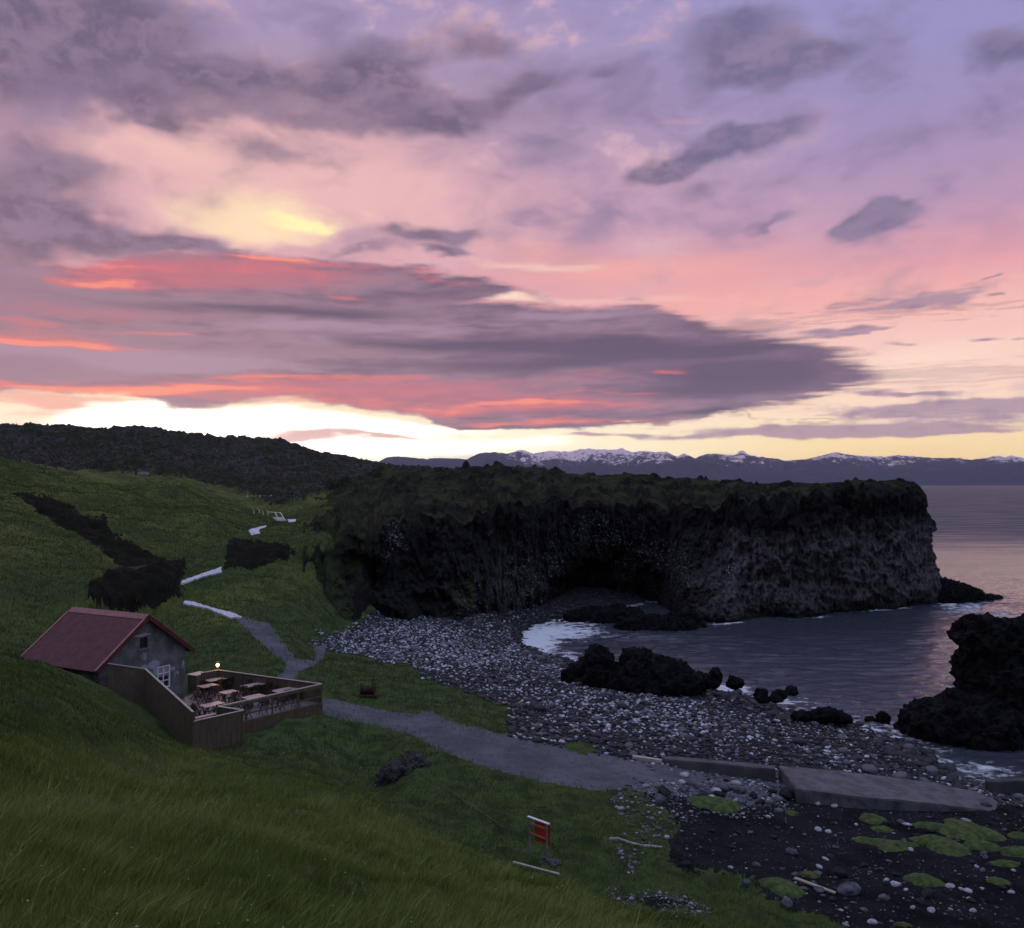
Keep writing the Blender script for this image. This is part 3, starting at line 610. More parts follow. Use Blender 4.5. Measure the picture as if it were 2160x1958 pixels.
# ================================================================= HEADLAND
def build_headland():
    ED = [(640,1122,108),(700,1128,112),(745,1118,116),(810,1105,119),(904,1085,123),(1000,1078,126),(1100,1052,132),(1200,1046,141),(1300,1058,148),(1400,1052,147),(1500,1062,140),(1600,1042,138),(1700,1030,139),(1800,1024,142),(1900,1022,148),(1930,1024,151),(1944,1030,153)]
    CR = [(640,1030,215),(700,1010,215),(760,1000,222),(798,985,230),(874,993,220),(896,986,215),(960,993,210),(979,985,205),(1010,982,202),(1043,980,200),(1075,985,199),(1111,997,195),(1135,993,192),(1160,988,190),(1205,997,185),(1258,1001,180),(1311,999,178),(1352,998,175),(1428,1007,172),(1492,1009,170),(1530,1016,166),(1556,1010,165),(1594,1018,163),(1662,1014,160),(1727,1017,158),(1782,1017,156),(1808,1010,156),(1830,1013,156),(1855,1015,157),(1880,1010,157),(1910,1014,157),(1936,1022,157),(1944,1030,157)]
    e = np.array([atY(*v) for v in ED]); ex = np.array([v[0] for v in ED], float)
    c = np.array([atY(*v) for v in CR]); cx = np.array([v[0] for v in CR], float)
    NS = 900
    s = np.linspace(640, 1991, NS)
    se = 640 + (s-640)*(1944-640)/(1991-640)        # the top is shorter than the foot
    se = np.where(s < 1800, s, 1800 + (s-1800)*(144/191.0)); 
    def I(xs, tab, q): return np.stack([np.interp(q, xs, tab[:, k]) for k in range(3)], -1)
    B_ = I(HBX, HBW, s); E_ = I(ex, e, se); C_ = I(cx, c, se)
    # extra columns wrapping round the seaward end
    wrap = 120; w = np.linspace(0, 1, wrap+1)[1:, None]
    bl, el_, cl = B_[-1], E_[-1], C_[-1]
    Bw = bl + np.array([1, 0, 0])*np.sin(w*2.2)*4 + np.array([0, 34, 0])*w - np.array([6, 0, 0])*w**2
    Ew = el_ + np.array([0, 26, -.4])*w - np.array([8, 0, 0])*w**2; Cw = cl*1.0 + np.array([-2, 12, -.2])*w - np.array([12, 0, 0])*w**2
    B_ = np.concatenate([B_, Bw]); E_ = np.concatenate([E_, Ew]); C_ = np.concatenate([C_, Cw])
    sp = np.concatenate([s, np.full(wrap, 1991.0)])
    nface, ntop, nback = 120, 80, 12
    rg_ = sstep(1960, 1780, sp)*.8+.2
    E_[:, 2] += (perlin(sp*.021, sp*0+2)*2.2 + perlin(sp*.07, sp*0+5)*1.3 - .5)*rg_; E_[:, 1] += (perlin(sp*.025, sp*0+8)*3.2 + perlin(sp*.083, sp*0+4)*.7)*rg_
    rows = []; kind = []; hh = []
    for i in range(nface):
        h = i/(nface-1)
        g = np.interp(h, [0, .10, .28, .48, .70, .92, 1], [0, .02, .26, .60, .80, .95, 1])
        # fade the profile on the sloping left part
        q = np.interp(sp, [640, 760, 900], [1.0, .6, 0])
        g2 = g*(1-q) + h*q
        p = B_ + (E_-B_)*g2[:, None]; p[:, 2] = (B_[:, 2]-1.2) + (E_[:, 2]-B_[:, 2]+1.2)*h
        rows.append(p); hh.append(np.full(len(sp), h))
    for i in range(1, ntop):
        t_ = i/(ntop-1); p = E_ + (C_-E_)*t_
        p[:, 2] += np.sin(t_*math.pi)*np.interp(sp, [640, 1200, 1600], [1.5, 1.0, .3]) * -0.3
        rows.append(p); hh.append(np.full(len(sp), 1+t_))
    for i in range(1, nback):
        t_ = i/(nback-1); p = C_ + np.array([0, 40, 0])*t_; p[:, 2] = C_[:, 2]*(1-t_**1.5) - 4*t_**1.5
        rows.append(p); hh.append(np.full(len(sp), 2+t_))
    P = np.stack(rows); H = np.stack(hh); SPX = np.broadcast_to(sp, H.shape)
    x, y, z = P[..., 0].copy(), P[..., 1].copy(), P[..., 2].copy()
    face = sstep(1.06, .92, H)*sstep(-.0, .08, H+.04); top = sstep(.9, 1.05, H)
    endm = sstep(1900, 1985, SPX)
    a1 = fbm(x*.11, y*.11, z*.11, o=4); a2 = fbm(x*.33+4, y*.33, z*.24, o=4, gain=.6, ridged=True); a3 = fbm(x*1.2, y*1.2, z*.8, o=4, gain=.65)
    colj = perlin(x*1.1, y*.4, z*.16)
    strat = perlin(x*.05, y*.05, z*.42 + a1*2.5)*.6 + perlin(x*.2, y*.1+9, z*1.1+a1*2)*.25
    joint = (np.abs(perlin(x*.85+a1*3, y*.3, z*.09+a1*1.5))-.25)*1.0*sstep(-.3, .3, fbm(x*.05+5, y*.05, z*.08, o=2))*sstep(.9, .6, H)
    dn = (3.3*a1 + 2.1*(a2-.2) + .55*a3 + .3*colj + strat + joint)*(.22+.78*sstep(690, 765, SPX))*face*np.interp(H, [0, .1, .8, 1.05], [.5, 1, 1, .35])
    y -= dn*(1-endm*.5); x += endm*dn*.5
    # coves cut into the face: dark hollows behind an overhanging lip
    def cave(cx_, hw, h0, h1, depth):
        m = sstep(1, .55, np.abs(SPX-cx_ + 25*a2)/hw)*sstep(h1+.06, h1-.06, H + .10*a2)*sstep(h0-.02, h0+.05, H)
        return m*depth
    cv = cave(1262, 50, .0, .50, 7.5) + cave(1200, 40, 0, .34, 4) + cave(1310, 26, .30, .62, 3) + cave(770, 48, .42, .80, 6) + cave(1395, 45, .0, .42, 6) + cave(930, 60, .05, .35, 2)
    y += cv
    # foot ledges
    z += face*(.35*perlin(x*.5, y*.5))
    knob = np.maximum(0, fbm(x*.20, y*.20+7, o=4, gain=.55)-.06); crag = sstep(.05, .20, knob + .25*fbm(x*.7, y*.7, o=3))*sstep(1.0, 1.06, H)
    z += top*(fbm(x*.10, y*.10, o=4, gain=.6)*1.3*np.interp(SPX, [640, 1400, 1991], [1.5, .9, .45]) + (np.minimum(knob, .35)*2.6 + crag*(.35+fbm(x*.8, y*.8, o=4, gain=.65)*.8))*np.interp(SPX, [640, 1300, 1991], [1.2, 1.0, .6]) - .25)*sstep(3.0, 2.0, H)
    left = sstep(735, 640, SPX); z -= left*2.2
    z = np.where(H > 1.02, z, z)
    lime = np.zeros_like(H)
    for cx_, ch, rx, rh in [(1240, .8, 45, .14), (1330, .55, 60, .25), (1160, .45, 40, .25), (1400, .45, 60, .25), (1000, .25, 40, .2), (1290, .66, 80, .2), (1540, .42, 25, .12), (830, .85, 30, .15), (1110, .35, 40, .35)]:
        lime = np.maximum(lime, np.exp(-((SPX-cx_)/rx)**2-((H-ch)/rh)**2))
    green = np.clip(sstep(.80, 1.0, H + .42*fbm(x*.10, y*.10+3, z*.1, o=5))*np.interp(SPX, [640, 1500, 1750, 1991], [1, 1, .75, .45]) + sstep(860, 640, SPX)*1.9 + np.exp(-((SPX-1010)/60)**2-((H-.35)/.2)**2)*1.2, 0, 2)*(1-.85*crag)
    bare = sstep(1440, 1560, SPX + 60*a1)*sstep(.78, .60, H + .12*a1)*sstep(.08, .2, H) + .6*np.exp(-((SPX-1080)/70)**2-((H-.35)/.25)**2)
    nr, nc = H.shape; i = np.arange(nr*nc).reshape(nr, nc)
    Fc = np.stack([i[:-1, :-1], i[:-1, 1:], i[1:, 1:], i[1:, :-1]], -1).reshape(-1, 4)
    o = mesh_np('headland_cliff', np.stack([x, y, z], -1).reshape(-1, 3), Fc, M_CLIFF, smooth=False, attrs={'lime': lime.ravel(), 'green': green.ravel(), 'bare': bare.ravel()})
    tag(o, kind='structure')
build_headland()

# ================================================================= FAR MOUNTAINS
def build_mountains():
    m, t, p = material('mountain_rock'); v = geo_pos(t)
    vs = t.mapping(v, sc=(1, .3, 2.2))
    n = t.noise(vs, .0042, 7, .68); n2 = t.noise(vs, .016, 6, .8)
    hz = t.sep(v)[2]; nz = t.sep(t.n.new('ShaderNodeNewGeometry').outputs['Normal'])[2]
    snow = t.ss(t.add(t.add(t.mul(hz, .0014), t.mul(t.attr('snow'), .9)), t.add(n, t.mul(n2, 1.1))), 1.80, 1.88)
    c = t.mix(n2, L3(.034, .038, .062), L3(.075, .078, .115))
    c = t.mix(snow, c, L3(.88, .72, .74))  # the pink of the alpenglow is put into the snow colour
    t.put(p.inputs['Base Color'], c); p.inputs['Roughness'].default_value = 1; p.inputs['Specular IOR Level'].default_value = 0
    sky = [(-400,960),(400,960),(560,950),(600,942),(625,941),(640,952),(663,963),(700,963),(730,964),(765,968),(798,973),(806,969),(815,964),(830,962),(860,963),(900,968),(915,965),(960,966),(985,968),(1000,960),(1015,955),(1043,953),(1072,956),(1085,952),(1100,948),(1112,951),(1125,956),(1140,953),(1160,950),(1180,952),(1200,952),(1225,947),(1243,946),(1270,948),(1300,948),(1312,943),(1320,949),(1335,953),(1350,950),(1364,950),(1385,953),(1405,952),(1428,962),(1443,955),(1455,961),(1466,966),(1483,959),(1500,957),(1513,956),(1535,958),(1552,959),(1560,952),(1567,948.6),(1574,955),(1577,957),(1599,963),(1630,966),(1658,971),(1680,969),(1701,968),(1720,963),(1739,959),(1752,955),(1765,952),(1778,956),(1790,958),(1815,960),(1837,962),(1867,963),(1893,959),(1931,962),(1965,965),(2008,965),(2051,969),(2081,965),(2095,962),(2110,961),(2120,964),(2132,959),(2145,963),(2160,965),(2250,960),(2400,968),(2700,955),(3000,966)]
    front = [(-400,975),(600,985),(900,990),(980,985),(1040,978),(1100,985),(1180,992),(1260,975),(1330,990),(1400,975),(1460,968),(1520,980),(1600,992),(1700,996),(1800,990),(1900,985),(1980,992),(2080,980),(2160,975),(2400,985),(3000,985)]
    snowx = [(600, 0), (980, .0), (1060, .10), (1100, .27), (1200, .32), (1300, .32), (1400, .28), (1440, .22), (1490, .20), (1540, .28), (1590, .32), (1650, .16), (1720, .26), (1780, .30), (1850, .28), (1950, .24), (2070, .22), (2120, .36), (2160, .36)]
    for nm, line, Yd, dep, sn, rg in (('mountains', sky, 12600.0, 2600.0, 1.0, 1.0), ('mountain_foothills', front, 10600.0, 1900.0, 0.0, .8)):
        sx = np.linspace(-400, 3000, 1500); ly = np.interp(sx, [a for a, _ in line], [b for _, b in line])
        ly = ly + -np.abs(perlin(sx*.06, sx*0+3))*3.0*rg + 1 - np.abs(perlin(sx*.21, sx*0+1))*1.8*rg + .6
        top = np.array([atY(a, b, Yd) for a, b in zip(sx, ly)])
        rows = []; NRW = 70
        for k in range(NRW):
            t_ = k/(NRW-1); yy = Yd - dep*(1-t_)
            x = top[:, 0]*(yy/Yd); prof = t_**1.25
            nz_ = fbm(x*.0011, np.full_like(x, yy*.0011), o=5, gain=.6, ridged=True)
            spur = fbm(x*.003, np.full_like(x, yy*.0008+5), o=4, gain=.6, ridged=True)
            z = top[:, 2]*prof + (nz_*.18 + spur*.16 - .12)*top[:, 2]*np.sin(t_*math.pi)**.8*1.7
            rows.append(np.stack([x, np.full_like(x, yy), np.minimum(np.maximum(z, -20), top[:, 2]*(prof*.35+.65)) if t_ < 1 else z], -1))
        for k in range(1, 12):
            t_ = k/11; yy = Yd + 1500*t_; rows.append(np.stack([top[:, 0]*(yy/Yd), np.full(len(sx), yy), top[:, 2]*(1-t_)-10], -1))
        P = np.stack(rows); nr, nc = P.shape[:2]; i = np.arange(nr*nc).reshape(nr, nc)
        Fc = np.stack([i[:-1, :-1], i[:-1, 1:], i[1:, 1:], i[1:, :-1]], -1).reshape(-1, 4)
        sa = np.interp(sx, [a for a, _ in snowx], [b for _, b in snowx])*sn - (1-sn)*2
        o = mesh_np(nm, P.reshape(-1, 3), Fc, m, smooth=False, attrs={'snow': np.broadcast_to(sa, (nr, nc)).ravel()})
        tag(o, kind='structure')
build_mountains()

# ================================================================= SEA
def build_sea():
    m, t, p = material('sea_water'); v = geo_pos(t)
    vs = t.mapping(v, sc=(1, 1.9, 1))
    h1 = t.noise(vs, .45, 6, .62); h2 = t.noise(vs, 2.2, 5, .65); h3 = t.noise(vs, .06, 4, .6)
    foam_and_reflection = t.attr('foam_and_reflection')  # foam, plus a painted sky reflection by the stack
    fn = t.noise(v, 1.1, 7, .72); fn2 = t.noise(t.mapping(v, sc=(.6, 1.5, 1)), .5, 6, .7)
    fm = t.mul(t.ss(t.add(t.mul(foam_and_reflection, .42), t.mad(fn, .66, t.mul(fn2, .52))), .80, .98), t.ss(foam_and_reflection, .04, .35, .0, .85))
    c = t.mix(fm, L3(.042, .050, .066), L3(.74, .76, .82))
    t.put(p.inputs['Base Color'], c); p.inputs['IOR'].default_value = 1.33
    t.put(p.inputs['Roughness'], t.mix(fm, t.mix(t.ss(t.sep(v)[1], 150, 420), L3(.05, .05, .05), t.mix(t.ss(t.noise(t.mapping(v, sc=(1, 4.5, 1)), .022, 5, .65), .35, .65), L3(.44, .44, .44), L3(.72, .72, .72))), L3(.8, .8, .8)))
    hh = t.mad(h2, .45, t.mad(h1, 1.0, t.mul(h3, 1.2)))
    t.put(p.inputs['Normal'], t.bump(hh, .12, 1.0))
    b = np.concatenate([np.linspace(math.log(48), math.log(420), 620), np.linspace(math.log(420), math.log(14000), 120)[1:]])
    a = np.linspace(-.75, .85, 640); A, B = np.meshgrid(a, b); Y = np.exp(B)-YO; X = A*(Y+YO); x, y = X.ravel(), Y.ravel()
    near = sstep(260, 120, y)
    ph = fbm(x*.10, y*.10, o=3)*2.5
    z = near*(((.23)*(fbm(x*.17, y*.50, o=2, gain=.5, ridged=True)-.3) + .10*fbm(x*.45, y*1.15, o=2, gain=.5, ridged=True))*(.9+1.1*fbm(x*.03, y*.045, o=2))) + (1-near)*.3*fbm(x*.02, y*.05, o=3)*sstep(3000, 600, y)
    gz = ground_z(np.clip(x, -.69*(y+YO), .69*(y+YO)), np.clip(y, 0, 440))
    px, py = to_px(x, y, z*0)
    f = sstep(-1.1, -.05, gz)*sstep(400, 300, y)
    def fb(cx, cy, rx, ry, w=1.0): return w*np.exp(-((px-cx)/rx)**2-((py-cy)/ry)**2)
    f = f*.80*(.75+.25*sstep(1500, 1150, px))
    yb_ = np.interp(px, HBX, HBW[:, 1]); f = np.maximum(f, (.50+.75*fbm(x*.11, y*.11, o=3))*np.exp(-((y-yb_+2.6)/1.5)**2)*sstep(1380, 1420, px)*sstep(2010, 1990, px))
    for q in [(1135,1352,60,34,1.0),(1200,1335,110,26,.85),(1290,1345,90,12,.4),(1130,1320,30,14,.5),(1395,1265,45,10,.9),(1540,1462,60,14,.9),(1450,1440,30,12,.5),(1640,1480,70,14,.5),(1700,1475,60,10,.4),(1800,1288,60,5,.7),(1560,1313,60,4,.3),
              (2040,1283,80,22,.75),(2000,1275,30,8,.7),(2110,1300,60,20,.6),(1900,1284,50,5,.5),(1760,1520,60,10,.3),(1850,1530,60,9,.35),(1900,1550,60,8,.35),(2120,1262,50,8,.5),(2080,1625,110,26,.62),(2000,1585,60,20,.5),(1700,1485,140,10,.5),(1330,1318,60,8,.5),(1610,1308,40,3,.4),(1720,1303,50,4,.6)]: f = np.maximum(f, fb(*q)+f*.3)  # the two blobs before the stack paint the water's sky reflection, not foam
    nr, nc = Y.shape; i = np.arange(nr*nc).reshape(nr, nc)
    Fc = np.stack([i[:-1, :-1], i[:-1, 1:], i[1:, 1:], i[1:, :-1]], -1).reshape(-1, 4)
    tag(mesh_np('sea', np.stack([x, y, z], -1), Fc, m, smooth=True, attrs={'foam_and_reflection': f}), kind='structure')
build_sea()
def build_haze():
    bm = bmesh.new(); box(bm, (0, 6900, 600), (26000, 14400, 1300))
    m = bpy.data.materials.new('haze_air'); m.use_nodes = True; t = NT(m.node_tree); t.n.clear()
    pv = t.n.new('ShaderNodeVolumePrincipled'); pv.inputs['Color'].default_value = (.80, .80, 1.0, 1); pv.inputs['Density'].default_value = HAZE; pv.inputs['Anisotropy'].default_value = .2
    out = t.n.new('ShaderNodeOutputMaterial'); t.l.new(pv.outputs[0], out.inputs['Volume'])
    o = obj_bm('haze', bm, m); tag(o, kind='stuff')
HAZE = 2.4e-5
build_haze()
# ================================================================= ROCKS
M_SEAROCK = mat_rock('sea_rock_stone', L3(.0045, .0045, .005), L3(.016, .0155, .0175), 0, 1.2)
M_OUTCROP = mat_rock('bank_rock', L3(.005, .005, .0045), L3(.020, .018, .016), .7, .9)
M_GREY = mat_rock('grey_stone', L3(.06, .06, .075), L3(.14, .14, .165), 0, 3)
M_PALE = mat_rock('pale_stone', L3(.26, .26, .30), L3(.48, .48, .52), 0, 3)
M_DARKST = mat_rock('dark_stone', L3(.018, .018, .022), L3(.045, .044, .052), 0, 3)
def rock(name, blobs, vox, amp, seed, mat, label, cat, group=None, fr=1.0, origin=None):
    bm = bmesh.new()
    for (c, r) in blobs:
        q = bmesh.ops.create_icosphere(bm, subdivisions=3, radius=1)
        bmesh.ops.scale(bm, vec=r, verts=q['verts']); bmesh.ops.translate(bm, vec=c, verts=q['verts'])
    me = bpy.data.meshes.new('tmp'); bm.to_mesh(me); bm.free()
    o = bpy.data.objects.new('tmp', me); COL.objects.link(o)
    md = o.modifiers.new('r', 'REMESH'); md.mode = 'VOXEL'; md.voxel_size = vox
    dg = bpy.context.evaluated_depsgraph_get(); ev = o.evaluated_get(dg); m2 = bpy.data.meshes.new_from_object(ev)
    bpy.data.objects.remove(o); bpy.data.meshes.remove(me)
    n = len(m2.vertices); co = np.empty(n*3); m2.vertices.foreach_get('co', co); co = co.reshape(-1, 3)
    no = np.empty(n*3); m2.vertex_normals.foreach_get('vector', no); no = no.reshape(-1, 3)
    x, y, z = co.T
    f = fr
    d = fbm(x*.32*f+seed, y*.32*f, z*.32*f, o=3)*1.0 + (fbm(x*.85*f, y*.85*f+seed, z*.6*f, o=4, gain=.55, ridged=True)-.15)*2.2 + fbm(x*2.0*f, y*2.0*f+seed, z*1.2*f, o=2, gain=.5, ridged=True)*.7 - .95
    co = co + no*(d*amp)[:, None]
    org = np.array(origin if origin is not None else [co[:, 0].mean(), co[:, 1].mean(), co[:, 2].min()])
    m2.vertices.foreach_set('co', (co-org).ravel().astype(np.float32)); m2.update()
    m2.materials.clear(); m2.materials.append(mat); m2.name = name
    ob = bpy.data.objects.new(name, m2); COL.objects.link(ob); ob.location = org
    tag(ob, label, cat, group); return ob
def P3(px, py, Y): return atY(px, py, Y)
# two-peaked rock on the shingle
def mk(lst, Y): return [((P3(px, py, Y+dy)), (rx, ry, rz)) for px, py, dy, rx, ry, rz in lst]
rock('sea_rock', mk([(1262,1404,0,1.4,1.8,1.7),(1259,1418,0,1.9,2.0,1.55),(1225,1425,0,1.4,1.8,1.0),(1300,1432,0,2.0,2.2,1.2),(1352,1415,.5,2.3,2.4,1.75),(1400,1425,0,2.4,2.4,1.45),(1450,1440,-.5,1.6,1.8,.8),(1365,1445,-1,3.8,2.0,.9),(1330,1400,.6,.9,1.2,1.2)], 82), .24, .46, 3.3, M_SEAROCK,
     'wide black lava rock with two humps between the cobble beach and the cove', 'rock')
rock('sea_rock', mk([(1509,1431,0,.55,.6,.9),(1500,1440,0,.7,.6,.5)], 80.5), .09, .18, 9.1, M_SEAROCK, 'upright pointed black rock just off the right end of the two-humped rock', 'rock', fr=2.2)
rock('sea_rock', mk([(1550,1441,0,.75,.6,.42),(1543,1437,0,.4,.4,.42)], 80), .09, .18, 5.7, M_SEAROCK, 'squat black rock alone in the foam, right of the pointed rock', 'rock', fr=2.2)
rock('sea_rock', mk([(1605,1466,0,.55,.5,.55),(1645,1466,.5,.6,.6,.35),(1672,1458,1.5,.45,.5,.35),(1625,1475,-.5,1.1,.6,.22)], 77), .08, .16, 2.4, M_SEAROCK, 'low jagged cluster of black rocks at the shingle edge, sea on its far side', 'rock', fr=2)
rock('sea_rock', mk([(1700,1510,0,1.3,.8,.35),(1740,1508,0,1.1,.9,.5),(1775,1516,0,.9,.8,.32)], 72), .09, .18, 7.4, M_SEAROCK, 'long flat black rock ledge lying along the waterline of the cobble beach', 'rock', fr=1.8)
rock('sea_rock', mk([(1837,1518,0,.5,.4,.22)], 74.5), .07, .1, 1.4, M_SEAROCK, 'smallest flat black rock awash between the beach and the tall stack', 'rock', fr=3)
rock('sea_rock', mk([(1862,1515,0,.55,.5,.5)], 74.2), .07, .12, 6.4, M_SEAROCK, 'small rounded black rock in the shallows left of the tall stack', 'rock', fr=3)
rock('sea_rock', mk([(1772,1504,0,.3,.3,.22),(1755,1506,0,.35,.3,.16)], 76), .06, .08, 8.4, M_SEAROCK, 'little twin rock poking from the water behind the flat ledge', 'rock', fr=3)
# the tall stack on the right
rock('sea_stack', [(P3(2072,1325,73), (1.9,2.2,1.9)),(P3(2070,1400,73),(1.7,2.2,3.4)),(P3(2050,1315,73),(1.2,1.6,.9)),(P3(2041,1300,73),(.5,.8,.6)),(P3(2075,1300,73.5),(1.0,1.2,.6)),(P3(2138,1300,73.5),(.6,.9,.7)),(P3(2120,1350,73),(2.3,2.6,2.6)),(P3(2150,1330,74),(1.6,2.0,1.9)),(P3(2200,1360,74),(2.6,2.8,3.4)),(P3(2130,1440,72),(3.4,3.0,3.2)),(P3(2230,1450,73),(4.2,3.6,3.6)),
      (P3(2060,1490,71),(2.6,2.6,1.5)),(P3(1960,1515,71),(1.9,2.2,1.7)),(P3(2000,1520,70),(2.6,2.4,1.9)),(P3(2060,1535,69),(3.2,2.4,1.9)),(P3(2140,1540,69.5),(3.4,2.6,1.9)),(P3(2240,1545,70),(3.6,2.8,2.2)),(P3(1925,1535,71.5),(1.1,1.0,.7)),(P3(2040,1350,72.5),(.9,1.0,2.4)),(P3(2300,1400,75),(4,4,5))], .27, .55, 4.2, M_SEAROCK,
     'tall blocky black lava stack with a broad lower foot in the sea on the right', 'sea stack').scale = (1, 1, .92)
rock('sea_rock', [(atZ(1990,1262,.5),(3.5,4,3.2)),(atZ(2015,1262,.5),(3.0,3,2.6)),(atZ(2042,1262,.3),(2.6,2.6,1.7)),(atZ(2068,1264,.1),(2.2,2.0,1.0)),(atZ(2094,1265,-.1),(1.6,1.6,.6))], .25, .5, 12.2, M_SEAROCK,
     'low black reef tapering into the sea from the far tip of the headland', 'reef')
rock('sea_rock', [(atZ(1300,1308,.3),(5,1.8,1.3)),(atZ(1250,1302,.5),(4,2,1.2)),(atZ(1350,1322,.3),(3.6,2.2,1.4)),(atZ(1400,1322,.3),(4.5,2.4,1.3)),(atZ(1440,1318,.2),(3,2,2.0)),(atZ(1310,1294,.3),(3.5,1.8,1.0))], .25, .5, 15.2, M_SEAROCK,
     'flat dark rock shelf in front of the big sea cave under the cliff', 'rock shelf')
# outcrops in the valley
rock('rock_outcrop', [(tuple(on_ground(835,1640)+Vector((0,0,.1))),(.9,.7,.6)),(tuple(on_ground(868,1612)+Vector((0,0,.0))),(.8,.6,.45)),(tuple(on_ground(812,1655)),(.5,.5,.4))], .08, .22, 41.0, mat_rock('hollow_rock', L3(.05, .045, .045), L3(.10, .09, .09), .2, 2),
     'small brownish rock heap in the grassy hollow below the gravel track', 'rock', fr=2)

# ---------------------------------------------------------------- loose stones: a few shapes reused
def stone_mesh(name, seed, sub, flat, mat, knob=.18):
    bm = bmesh.new(); bmesh.ops.create_icosphere(bm, subdivisions=sub, radius=.5)
    co = np.array([v.co[:] for v in bm.verts]); x, y, z = co.T
    d = 1 + knob*fbm(x*2.1+seed, y*2.1, z*2.1+seed, o=2)*2
    for v, k in zip(bm.verts, d): v.co = v.co*float(k); v.co.z *= flat; v.co.x *= 1.15
    me = bpy.data.meshes.new(name); bm.to_mesh(me); bm.free(); me.polygons.foreach_set('use_smooth', np.ones(len(me.polygons), bool)); me.materials.append(mat); return me
STM = {k: [stone_mesh('stone', s*3.7, 3, f, m, kn) for s, f in ((1, .6), (2, .75), (3, .5), (4, .66))] for k, m, kn in (('grey', M_GREY, .16), ('pale', M_PALE, .15), ('dark', M_DARKST, .22))}
def put_stone(kind, name, loc, size, label, cat, group=None, rz=None, squash=1.0):
    o = bpy.data.objects.new(name, random.choice(STM[kind])); COL.objects.link(o)
    o.location = (loc[0], loc[1], loc[2]+size*.16); o.rotation_euler = (random.uniform(-.2, .2), random.uniform(-.2, .2), random.uniform(0, 6.28) if rz is None else rz)
    o.scale = (size, size*random.uniform(.7, 1.0), size*squash); tag(o, label, cat, group); return o
# the shingle
def cobble_field():
    V, px, py, cls = G['V'], G['px'], G['py'], G['cls']
    ok = (cls == 5) & (px > 620) & (px < 2250) & (py > 1285) & (py < 1720) & (V[:, 2] > -.25)
    ids = np.nonzero(ok)[0]; y = V[ids, 1]
    wgt = (y+YO)**2; wgt = wgt/wgt.sum()
    n = 30000; sel = RNG.choice(ids, n, p=wgt)
    X = V[sel, 0] + RNG.normal(0, .2, n); Y = V[sel, 1] + RNG.normal(0, .2, n); Z = ground_z(X, Y)
    qx, qy = to_px(X, Y, Z)
    size = np.clip(RNG.lognormal(math.log(.21), .38, n)*(1+.9*fbm(X*.15, Y*.15+8, o=3))*np.where(Z < .7, 1.5, 1), .10, .95)
    patch = fbm(X*.12, Y*.12, o=3)
    # paler, sorted stones in the upper swash and along the middle of the bank
    pale = .16 + .55*np.exp(-((qx-820)/150)**2-((qy-1345)/34)**2) + .35*np.exp(-((qx-1000)/190)**2-((qy-1385)/30)**2) + .28*np.exp(-((qx-1330)/300)**2-((qy-(1500+(qx-1330)*.22))/60)**2) - .10*np.exp(-((qx-980)/90)**2-((qy-1450)/40)**2) + patch*.18
    pale = pale*sstep(-.1, .9, Z + patch*.5)
    u = RNG.random(n)
    tone = np.where((u < pale*.62) & (size < .42), RNG.uniform(.30, .58, n), np.where(u < pale*1.0+.04, RNG.uniform(.07, .17, n), RNG.uniform(.008, .030, n)))
    tone = tone*np.where(Z < .25, .55, 1)
    scr = size/(Y)                                # biggest in the picture first
    order = np.argsort(-scr*(1+.0*u)); big = order[:290]; rest = order[290:]
    bsh = [stone_mesh('cobble', s*2.3, 2, f, None, .16) for s, f in ((1, .6), (2, .75), (3, .5), (4, .68), (5, .55))]
    return X, Y, Z, size, tone, big, rest, bsh
def mat_cobble():
    m, t, p = material('cobble_stone'); tn = t.attr('tone'); v = obj_co(t)
    n = t.noise(v, 6, 4, .65)
    k = t.mad(t.math('SUBTRACT', n, .5), .5, 1.0); b = t.mul(tn, k)
    c = t.n.new('ShaderNodeCombineColor'); t.put(c.inputs[0], t.mul(b, .95)); t.put(c.inputs[1], t.mul(b, .98)); t.put(c.inputs[2], t.mad(b, 1.12, .002))
    t.put(p.inputs['Base Color'], c.outputs[0]); p.inputs['Roughness'].default_value = .62; p.inputs['Specular IOR Level'].default_value = .35; return m
